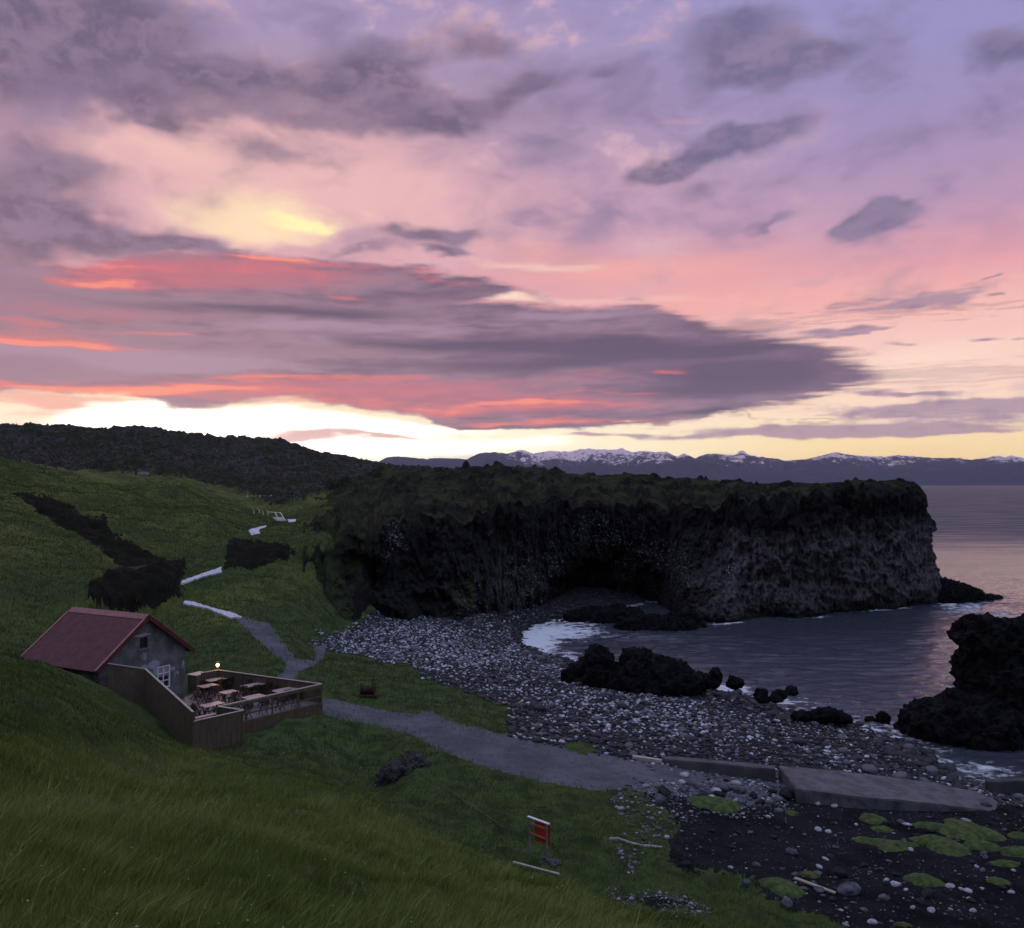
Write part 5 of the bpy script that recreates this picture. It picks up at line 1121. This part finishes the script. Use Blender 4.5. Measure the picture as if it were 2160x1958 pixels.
def lamp():
    p = Vector(atZ(459, 1412.5, ZR)); r = empty('deck_lamp', (p.x, p.y, ZR+.05)); tag(r, 'lit yellow lamp on the far corner of the deck parapet', 'lamp')
    mg = bpy.data.materials.new('lamp_glow'); mg.use_nodes = True; pr = mg.node_tree.nodes['Principled BSDF']
    pr.inputs['Emission Color'].default_value = (1, .58, .12, 1); pr.inputs['Emission Strength'].default_value = 13
    bm = bmesh.new(); box(bm, (0, 0, .03), (.16, .16, .05), bev=.008); tube(bm, [(0, 0, .05), (0, 0, .12)], .025, 8); obj_bm('lamp_base', bm, M_CHAIR, r)
    bm = bmesh.new(); q = bmesh.ops.create_icosphere(bm, subdivisions=2, radius=.105); bmesh.ops.scale(bm, vec=(1, 1, 1.15), verts=q['verts']); bmesh.ops.translate(bm, vec=(0, 0, .24), verts=q['verts']); obj_bm('globe', bm, mg, r, True)
    bm = bmesh.new()
    for k in range(4): an = k*math.pi/2+.78; tube(bm, [(.15*math.cos(an), .15*math.sin(an), .05), (.15*math.cos(an), .15*math.sin(an), .42), (0, 0, .50)], .008, 5)
    obj_bm('cage', bm, M_CHAIR, r)
    l = bpy.data.lights.new('lamp_light', 'POINT'); l.energy = 26; l.color = (1, .58, .16); l.shadow_soft_size = .14
    lo = bpy.data.objects.new('lamp_light', l); COL.objects.link(lo); lo.parent = r; lo.location = (0, 0, .62)
lamp()
# ---------------------------------------------------------------- furniture
def table(px, py, L, W_, rz, label, zt=7.06):
    p = Vector(atZ(px, py, zt)); r = empty('table', (p.x, p.y, ZD), rz); tag(r, label, 'table', 'wooden tables on the deck')
    H = zt-ZD; bm = bmesh.new(); nb = 5
    for k in range(nb): box(bm, (0, (k-(nb-1)/2)*W_/nb, H-.02), (L, W_/nb-.012, .035))
    obj_bm('tabletop', bm, M_TABLE, r)
    for sx in (-1, 1):
        for sy in (-1, 1):
            bm = bmesh.new(); x = sx*(L/2-.14); beam(bm, (x+sy*.02, sy*W_*.40, 0), (x-sy*.02+.03*sy, -sy*W_*.36, H-.04), .05, .05); obj_bm('leg', bm, M_CHAIR, r)
    bm = bmesh.new(); beam(bm, (-L/2+.14, 0, H*.48), (L/2-.14, 0, H*.48), .04, .05); obj_bm('stretcher', bm, M_CHAIR, r)
    return r
e1 = math.atan2((c-d).y, (c-d).x); e2 = math.atan2((c-b).y, (c-b).x)
T = [(460,1431.6,1.7,.8,e1,'table at the far corner of the deck, lit by the lamp above it'), (438.6,1446,1.1,.8,e1,'table nearest the far corner of the house wall'),
     (483,1459,1.0,.8,e1,'small square table standing free in the middle of the deck'), (540,1443,1.9,.75,e1,'long table along the middle of the far parapet'),
     (604.6,1453,1.9,.75,e1,'long table at the right-hand end of the deck, closest to the far right corner'), (535,1469,1.3,.8,e1,'table against the middle of the open front railing'),
     (448,1485.5,1.3,.8,e1,'table by the left end of the open railing, where it meets the near bay')]
TT = [table(*q) for q in T]
def chair_proto():
    r = empty('chair', (0, 0, ZD)); tag(r, 'proto', 'chair', 'dark folding chairs around the deck tables')
    bm = bmesh.new(); [box(bm, (0, -.16+.08*k, .44), (.42, .07, .025)) for k in range(5)]; obj_bm('seat', bm, M_CHAIR, r)
    bm = bmesh.new(); [box(bm, (0, .235+.012*k, .58+.09*k), (.42, .02, .07)) for k in range(4)]; obj_bm('backrest', bm, M_CHAIR, r)
    for sx in (-1, 1):
        bm = bmesh.new(); beam(bm, (sx*.20, -.24, 0), (sx*.20, .27, .90), .035, .045); obj_bm('leg', bm, M_CHAIR, r)
        bm = bmesh.new(); beam(bm, (sx*.165, .24, 0), (sx*.165, -.18, .45), .03, .04); obj_bm('leg', bm, M_CHAIR, r)
    return r
proto = chair_proto(); first = True
CH = []
def around(ti, spots):
    x, y, L, W_, rz, lab = T[ti]; p = TT[ti].location
    for (u, v, turn, text) in spots: CH.append((p.x+u*math.cos(rz)-v*math.sin(rz), p.y+u*math.sin(rz)+v*math.cos(rz), rz+turn, text))
around(0, [(.45,-.68,math.pi,'chair on the near side of the lamplit table, right one'),(-.45,-.66,math.pi+.2,'chair on the near side of the lamplit table, left one'),(.5,.64,0,'chair tucked behind the lamplit table')])
around(1, [(-.15,-.70,math.pi-.1,'chair in front of the table nearest the house wall'),(-.85,.05,math.pi/2,'chair squeezed between the house wall and its table'),(.2,.66,.1,'chair behind the table nearest the house wall')])
around(2, [(.85,-.1,-math.pi/2+.2,'chair to the right of the small free-standing table'),(-.2,-.66,math.pi+.1,'chair pulled out in front of the small free-standing table'),(-.1,.72,0,'chair behind the small free-standing table')])
around(3, [(-.55,-.62,math.pi,'left chair in front of the long table by the far parapet'),(.55,-.66,math.pi,'right chair in front of the long table by the far parapet'),(.1,.58,0,'chair between the long table and the far parapet')])
around(4, [(-.55,-.60,math.pi,'left chair on the railing side of the rightmost table'),(.5,-.60,math.pi,'right chair on the railing side of the rightmost table'),(-.2,.62,0,'chair on the far side of the rightmost table')])
around(5, [(.95,.05,-math.pi/2,'chair at the right end of the table against the middle of the railing'),(-.95,.0,math.pi/2,'chair at the left end of the table against the middle of the railing'),(.1,.68,.1,'chair behind the table against the middle of the railing')])
around(6, [(-.1,-.68,math.pi,'chair in the near bay, before the table at the left railing end'),(-.95,.1,math.pi/2+.2,'chair at the left end of the table by the near bay'),(.3,.70,0,'chair behind the table by the near bay')])
for t_, rz_, text in ((.30, .2, 'first chair from the left along the inside of the open railing'), (.46, -.2, 'second chair from the left along the inside of the open railing'), (.62, .1, 'third chair from the left along the inside of the open railing'), (.78, -.1, 'fourth chair from the left along the inside of the open railing')):
    w = d.lerp(c, t_) + Vector((-(c-d).y, (c-d).x, 0)).normalized()*.42; CH.append((w.x, w.y, e1+math.pi+rz_, text))
for px, py, rz, text in [(417,1498,2.2,'chair beside the tall windbreak, in the deepest corner'),(421,1476,1.2,'chair between the windbreak and the house wall')]:
    q = atZ(px, py, ZD+.45); CH.append((q[0], q[1], rz, text))
for k, (x, y, rz, text) in enumerate(CH):
    o = proto if k == 0 else copy_tree(proto)
    o.location = (x, y, ZD); o.rotation_euler = (0, 0, rz); o['label'] = 'dark brown ' + text
def bench():
    p = Vector(atZ(425, 1514, 6.85)); r = empty('bench', (p.x, p.y, ZD), math.atan2((e-f).y, (e-f).x)); tag(r, 'pale topped bench just inside the near bay parapet of the deck', 'bench')
    bm = bmesh.new(); box(bm, (.35, .25, .49), (1.5, .34, .04)); obj_bm('seat', bm, M_TABLE, r)
    for sx in (-.3, 1.0): bm = bmesh.new(); box(bm, (sx, .25, .235), (.06, .30, .47)); obj_bm('leg', bm, M_CHAIR, r)
bench()
# small pale store box between the house corner and the lamp parapet
def store():
    p = Vector(atZ(410, 1452, 6.4)); r = empty('store_box', (p.x, p.y+.6, 6.2), rzh); tag(r, 'low pale rendered box beside the far house corner', 'storage box')
    bm = bmesh.new(); box(bm, (0, 0, .35), (1.0, .8, 1.3), bev=.02); obj_bm('body', bm, M_PL, r)
    bm = bmesh.new(); box(bm, (0, 0, 1.03), (1.1, .9, .05)); obj_bm('lid', bm, M_RAIL, r)
store()

# ================================================================= NOTICE BOARD
def notice():
    L = on_ground(1121, 1806); R_ = on_ground(1153.5, 1817); top = 6.25
    pl = Vector(atZ(1117, 1722, 6.25)); prr = Vector(atZ(1153.5, 1738, 6.2))
    r = empty('notice_board', (prr.x, prr.y, R_.z-.05)); tag(r, 'red notice board on two wooden posts with a white cap, standing on the turf', 'notice board')
    z0 = R_.z-.05; dv = Vector((pl.x-prr.x, pl.y-prr.y, 0)); Lg = dv.length; an = math.atan2(dv.y, dv.x); r.rotation_euler = (0, 0, an)
    H = prr.z-z0; mw = simple('grey_post_wood', L3(.13, .115, .10), L3(.24, .22, .20), 5); mr = simple('red_board_paint', L3(.42, .020, .014), L3(.62, .040, .02), 2, .5)
    for x in (0, Lg): bm = bmesh.new(); box(bm, (x, 0, H/2-.1), (.075, .075, H+.2)); obj_bm('post', bm, mw, r)
    bm = bmesh.new(); box(bm, (Lg/2-.02, 0, H+.022), (Lg+.22, .11, .04)); obj_bm('cap_board', bm, M_WHITE, r)
    for z in (H-.22, H-.62): bm = bmesh.new(); box(bm, (Lg/2, -.0, z), (Lg-.08, .03, .07)); obj_bm('cross_bar', bm, simple('pale_batten', L3(.22, .17, .12), L3(.34, .27, .2), 5), r)
    bm = bmesh.new(); box(bm, (Lg*.33, -.075, H-.46), (Lg*.86, .022, .82)); bd = obj_bm('board', bm, mr, r)
    return r
NB = notice()

# ================================================================= CONCRETE SLAB AND WALLS
M_CONC = mat_concrete('old_concrete', L3(.055, .052, .06), L3(.13, .122, .135), 1.1)
def prism_obj(name, tops, th, mat, label, cat, rnd=.0):
    P = [Vector(p) for p in tops]; cen = sum(P, Vector())/len(P); bm = bmesh.new()
    a = [bm.verts.new(p-cen) for p in P]; b_ = [bm.verts.new(p-cen-Vector((0, 0, th))) for p in P]
    f1 = bm.faces.new(a); bm.faces.new(b_[::-1])
    for i in range(len(P)): j = (i+1) % len(P); bm.faces.new((a[i], b_[i], b_[j], a[j]))
    bmesh.ops.subdivide_edges(bm, edges=[e_ for e_ in bm.edges if e_.calc_length() > 1.5], cuts=6, use_grid_fill=True)
    bmesh.ops.bevel(bm, geom=[e_ for e_ in bm.edges if e_.is_manifold and e_.calc_face_angle(0) > .8], offset=.05, segments=2, affect='EDGES')
    for v in bm.verts: v.co += Vector((0, 0, 1))*.05*float(perlin(v.co.x*.9+cen.x, v.co.y*.9)) + Vector((.04*float(perlin(v.co.y*2, v.co.z*2+cen.x)), .05*float(perlin(v.co.x*2, v.co.z*2)), 0))
    o = obj_bm(name, bm, mat); o.location = cen; return tag(o, label, cat)
prism_obj('concrete_slab', [atZ(1641,1614,3.75), atZ(1680,1665,3.75), atZ(1800,1680,3.45), atZ(1940,1692,3.05), atZ(2100,1712,2.3), atZ(2105,1690,2.3), atZ(2068,1672,2.35), atZ(1970,1650,2.75), atZ(1825,1631,3.3)], 1.6, M_CONC, 'long sloping concrete slab running down towards the water between cobbles and black sand', 'slab')
prism_obj('concrete_wall', [atZ(1395,1594,3.95), atZ(1400,1602,3.95), atZ(1520,1612,3.85), atZ(1636,1624,3.75), atZ(1636,1615,3.75), atZ(1520,1603,3.85)], .9, mat_concrete('dark_concrete', L3(.05, .048, .055), L3(.10, .095, .10), .8), 'low dark concrete wall at the edge of the cobbles, left of the sloping slab', 'wall')
prism_obj('concrete_wall', [atZ(2076,1643,2.1), atZ(2080,1650,2.1), atZ(2300,1642,2.1), atZ(2300,1633,2.1)], 1.3, mat_concrete('wet_concrete', L3(.035, .033, .038), L3(.07, .065, .07), .8), 'dark concrete wall at the right edge, between the water and the shore stones', 'wall')
# ================================================================= DRIFTWOOD, PLANKS, ROPE
M_DRIFT = simple('driftwood', L3(.30, .27, .24), L3(.46, .43, .40), 3, .8)
def along(name, pts, rad, mat, label, cat, lift=.04, n=8):
    P = [on_ground(*q)+Vector((0, 0, lift)) for q in pts]; cen = P[0].copy(); Q = []
    for i in range(len(P)-1):
        for k in range(4): Q.append(P[i].lerp(P[i+1], k/4)-cen)
    Q.append(P[-1]-cen); m_ = len(Q)
    R = [rad[0]+(rad[1]-rad[0])*i/(m_-1) for i in range(m_)]
    R = [r_*(1+.15*math.sin(i*1.9)) for i, r_ in enumerate(R)]
    bm = bmesh.new(); tube(bm, Q, R, n); o = obj_bm(name, bm, mat, None, True); o.location = cen; return tag(o, label, cat)
along('driftwood_branch', [(1287,1772),(1303,1772),(1325,1780),(1352,1786),(1397,1790)], (.075, .055), M_DRIFT, 'bent pale driftwood branch at the upper left edge of the black sand', 'driftwood')
def plank(pa, pb, w, h, mat, label, lift=.05, cat='plank'):
    A, Bp = on_ground(*pa)+Vector((0, 0, lift)), on_ground(*pb)+Vector((0, 0, lift)); bm = bmesh.new(); beam(bm, (0, 0, 0), Bp-A, w, h)
    bmesh.ops.bevel(bm, geom=list(bm.edges), offset=.008, segments=1, affect='EDGES'); o = obj_bm('plank', bm, mat); o.location = A; return tag(o, label, cat)
plank((1676,1858), (1762,1889), .16, .07, simple('yellow_plank', L3(.30, .25, .18), L3(.42, .35, .26), 4), 'straight pale plank lying on the black sand beside the mossy mound', .08)
plank((1082,1826), (1180,1850), .10, .06, M_DRIFT, 'thin grey plank in the grass just below the red notice board', .10)
plank((1334,1602), (1396,1611), .28, .18, M_DRIFT, 'thick washed-up timber lying at the left end of the low dark wall', .12)
along('rope', [(835,1598),(862,1618),(900,1645),(943,1671),(985,1700),(1030,1730),(1065,1756)], (.014, .014), simple('rope_fibre', L3(.10, .10, .085), L3(.15, .15, .13), 9), 'thin slack rope lying downhill across the dark green turf', 'rope', .16, 5)
# rusty winch in the grass between track and beach
def winch():
    g = on_ground(776, 1470); r = empty('rusty_winch', g); tag(r, 'rusty brown winch remains with an upright rod, in the grass above the track', 'winch')
    mr_ = simple('rust', L3(.030, .016, .012), L3(.07, .035, .024), 4, .9)
    bm = bmesh.new(); tube(bm, [(-.42, 0, .42), (.36, .05, .42)], [.30, .30], 12); obj_bm('drum', bm, mr_, r)
    for x in (-.48, .42): bm = bmesh.new(); tube(bm, [(x, 0, .44), (x+.07, 0, .44)], [.46, .46], 16); obj_bm('flange', bm, mr_, r)
    bm = bmesh.new(); box(bm, (0, 0, .06), (1.3, .9, .14), bev=.02); box(bm, (.05, .35, .30), (.9, .12, .5)); obj_bm('frame', bm, mr_, r)
    bm = bmesh.new(); tube(bm, [(.25, .05, .4), (.32, .05, 1.0), (.46, .08, 1.75)], [.045, .035, .025], 7); obj_bm('rod', bm, mr_, r)
winch()
# ================================================================= FAR STEPS, POSTS AND WIRE FENCE
def far_bits():
    mw = simple('white_post_paint', L3(.55, .52, .50), L3(.7, .66, .62), 3)
    base = on_ground(590, 1103, 60, 230)
    Y0 = base.y
    r = empty('stair_handrail', base); tag(r, 'pair of pale handrails slanting down to the footpath, far up the valley', 'handrail')
    for pts in ([(580,1081),(588,1098)], [(591,1081),(602,1099)], [(566,1080),(592,1082)]):
        q = [Vector(atY(px, py, Y0+(1098-py)*.25))-base for px, py in pts]
        bm = bmesh.new(); tube(bm, q, .09, 6); obj_bm('rail', bm, mw, r)
    bm = bmesh.new()
    for k in range(5): q = Vector(atY(586+k*2.2, 1092+k*1.6, Y0+(6-k)*.3))-base; box(bm, q, (1.8, .4, .18))
    obj_bm('steps', bm, mw, r)
    for px, py, lab in [(536,1077,'leftmost of the row of short pale posts climbing from the far handrails'),(547,1076,'second from left of the short pale posts above the far handrails'),(555,1079,'third from left of the short pale posts above the far handrails'),(565,1079,'short pale post closest to the far handrails')]:
        p = Vector(atY(px, py+3, Y0+6)); bm = bmesh.new(); tube(bm, [(0, 0, -.4), (0, 0, .35)], .08, 6); beam(bm, (0, 0, .3), (-.32, 0, .52), .10, .06)
        o = obj_bm('post', bm, mw); o.location = p; tag(o, lab, 'post', 'short pale posts beside the far steps')
    fr = Vector(atY(523, 1055, 190)); w = empty('wire_fence', fr); tag(w, 'thin wire fence crossing the far end of the green valley', 'fence')
    for px, py in ((493,1055),(522,1051),(548,1050),(572,1050)):
        p = Vector(atY(px, py, 190))-fr; bm = bmesh.new(); box(bm, p, (.18, .18, 1.2)); obj_bm('post', bm, mw, w)
    bm = bmesh.new(); tube(bm, [Vector(atY(px, py, 190))-fr+Vector((0, 0, .3)) for px, py in ((493,1054),(522,1050),(548,1049),(572,1049))], .035, 4); obj_bm('wire', bm, M_DRIFT, w)
    s = Vector(atY(302, 1001, 182)); bm = bmesh.new(); box(bm, (0, 0, .1), (1.9, 1.0, .5), rz=.1, bev=.06); box(bm, (.2, 0, .42), (1.3, .8, .16), rz=.2, bev=.04)
    o = obj_bm('pale_block', bm, mat_concrete('whitish_block', L3(.26, .25, .32), L3(.36, .35, .42))); o.location = s; tag(o, 'small pale block lying where the green hill meets the dark lava', 'concrete block')
far_bits()

# ================================================================= GRASS
def mat_blades():
    m, t, p = material('grass_blades'); k = t.attr('tint'); h = t.attr('tip')
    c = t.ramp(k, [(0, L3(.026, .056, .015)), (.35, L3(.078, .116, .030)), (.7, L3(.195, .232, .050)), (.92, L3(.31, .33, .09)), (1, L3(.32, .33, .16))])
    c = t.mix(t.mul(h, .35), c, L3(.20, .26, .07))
    t.put(p.inputs['Base Color'], c); p.inputs['Roughness'].default_value = .8; p.inputs['Specular IOR Level'].default_value = .1; return m
def build_grass():
    V, px, py, cls, gr = G['V'], G['px'], G['py'], G['cls'], G['grassy']
    m = mat_blades()
    def blades(ids, n, hgt, wid, name, label, lean=.35, pw=0.0):
        y = V[ids, 1]; w = (y+YO)**pw; sel = RNG.choice(ids, n, p=w/w.sum())
        D0 = V[sel, 1]+YO
        X = V[sel, 0] + RNG.normal(0, 1, n)*D0*.004; Y = V[sel, 1] + RNG.normal(0, 1, n)*D0*.012
        ok = (np.abs(X) > 0) & ~((X > -28.5) & (X < -11.5) & (Y > 46.9) & (Y < 60.5) & ((Y-46.8) > (X+16.85)*1.17-.2) & (X < -12)); X, Y = X[ok], Y[ok]; n = len(X)
        Z = ground_z(X, Y); d = np.hypot(X, Y)
        cl = fbm(X*1.1, Y*1.1, o=3); cl2 = fbm(X*.22, Y*.22+3, o=3)
        H = hgt*RNG.uniform(.5, 1.25, n)*(1+.7*cl)*np.clip(d/9, .55, 1.0); Wd = np.maximum(wid, d*.00050)*RNG.uniform(.6, 1.3, n)
        a = RNG.uniform(0, 6.28, n); la = RNG.normal(-.5, .8, n); ll = H*np.abs(RNG.normal(lean, .22, n))
        dx, dy = np.cos(a)*Wd/2, np.sin(a)*Wd/2; lx, ly = np.cos(la)*ll, np.sin(la)*ll
        Z = Z-.02
        P0 = np.stack([X-dx, Y-dy, Z], -1); P1 = np.stack([X+dx, Y+dy, Z], -1)
        P2 = np.stack([X-dx*.7+lx*.3, Y-dy*.7+ly*.3, Z+H*.55], -1); P3_ = np.stack([X+dx*.7+lx*.3, Y+dy*.7+ly*.3, Z+H*.55], -1); P4 = np.stack([X+lx, Y+ly, Z+H*.95], -1)
        VV = np.stack([P0, P1, P2, P3_, P4], 1).reshape(-1, 3); b_ = (np.arange(n)*5)[:, None]
        Ff = np.concatenate([b_+np.array([0, 1, 3]), b_+np.array([0, 3, 2]), b_+np.array([2, 3, 4])], 0)
        px_, py_ = to_px(X, Y, Z)
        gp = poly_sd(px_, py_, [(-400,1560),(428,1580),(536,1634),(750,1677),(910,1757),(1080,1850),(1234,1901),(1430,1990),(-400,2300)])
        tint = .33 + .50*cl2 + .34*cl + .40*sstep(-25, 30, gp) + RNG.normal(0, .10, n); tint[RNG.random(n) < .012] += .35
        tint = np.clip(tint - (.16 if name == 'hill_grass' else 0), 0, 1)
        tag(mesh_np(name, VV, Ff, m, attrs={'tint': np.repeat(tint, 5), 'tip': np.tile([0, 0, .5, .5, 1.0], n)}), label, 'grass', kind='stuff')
    base = (cls == 0) & (gr > .10) & (px > -500) & (px < 2500) & (py < 2300)
    yy = V[:, 1]
    blades(np.nonzero(base & (yy > 2.5) & (yy < 15))[0], 150000, .27, .0065, 'long_grass', 'long wind-bent grass on the near slope')
    blades(np.nonzero(base & (yy >= 15) & (yy < 48))[0], 210000, .20, .012, 'meadow_grass', 'rough grass covering the slope and hollow')
    blades(np.nonzero(base & (yy >= 48) & (yy < 175))[0], 150000, .26, .03, 'hill_grass', 'grass on the green slopes beyond the house', pw=1.0)
    nz = fbm(V[:, 0]*1.3, V[:, 1]*1.3+20, o=2)
    blades(np.nonzero(base & (yy > 3) & (yy < 26) & (nz > .22))[0], 42000, .36, .008, 'tussock_grass', 'taller tussocks standing up from the near slope', lean=.75)
    # small pale flowers dotted over the turf
    ids = np.nonzero(base & (yy > 6) & (yy < 62) & (px > 0) & (px < 1700))[0]; sel = RNG.choice(ids, 520); Vv = V[sel]; s = np.maximum(.012, Vv[:, 1]*.00048)*RNG.uniform(.6, 1.4, len(sel))
    c_ = np.array([[1, 0, 0], [-1, 0, 0], [0, 1, 0], [0, -1, 0], [0, 0, .7], [0, 0, -.7]]); fc = np.array([[0, 2, 4], [2, 1, 4], [1, 3, 4], [3, 0, 4], [2, 0, 5], [1, 2, 5], [3, 1, 5], [0, 3, 5]])
    VV = (Vv[:, None]+c_[None]*s[:, None, None]+np.array([0, 0, .16])).reshape(-1, 3); Ff = (fc[None]+(np.arange(len(sel))*6)[:, None, None]).reshape(-1, 3)
    tag(mesh_np('wildflowers', VV, Ff, simple('petal', L3(.42, .44, .34), L3(.6, .6, .5), 2)), 'tiny pale wildflowers dotted over the grass', 'flowers', kind='stuff')
build_grass()
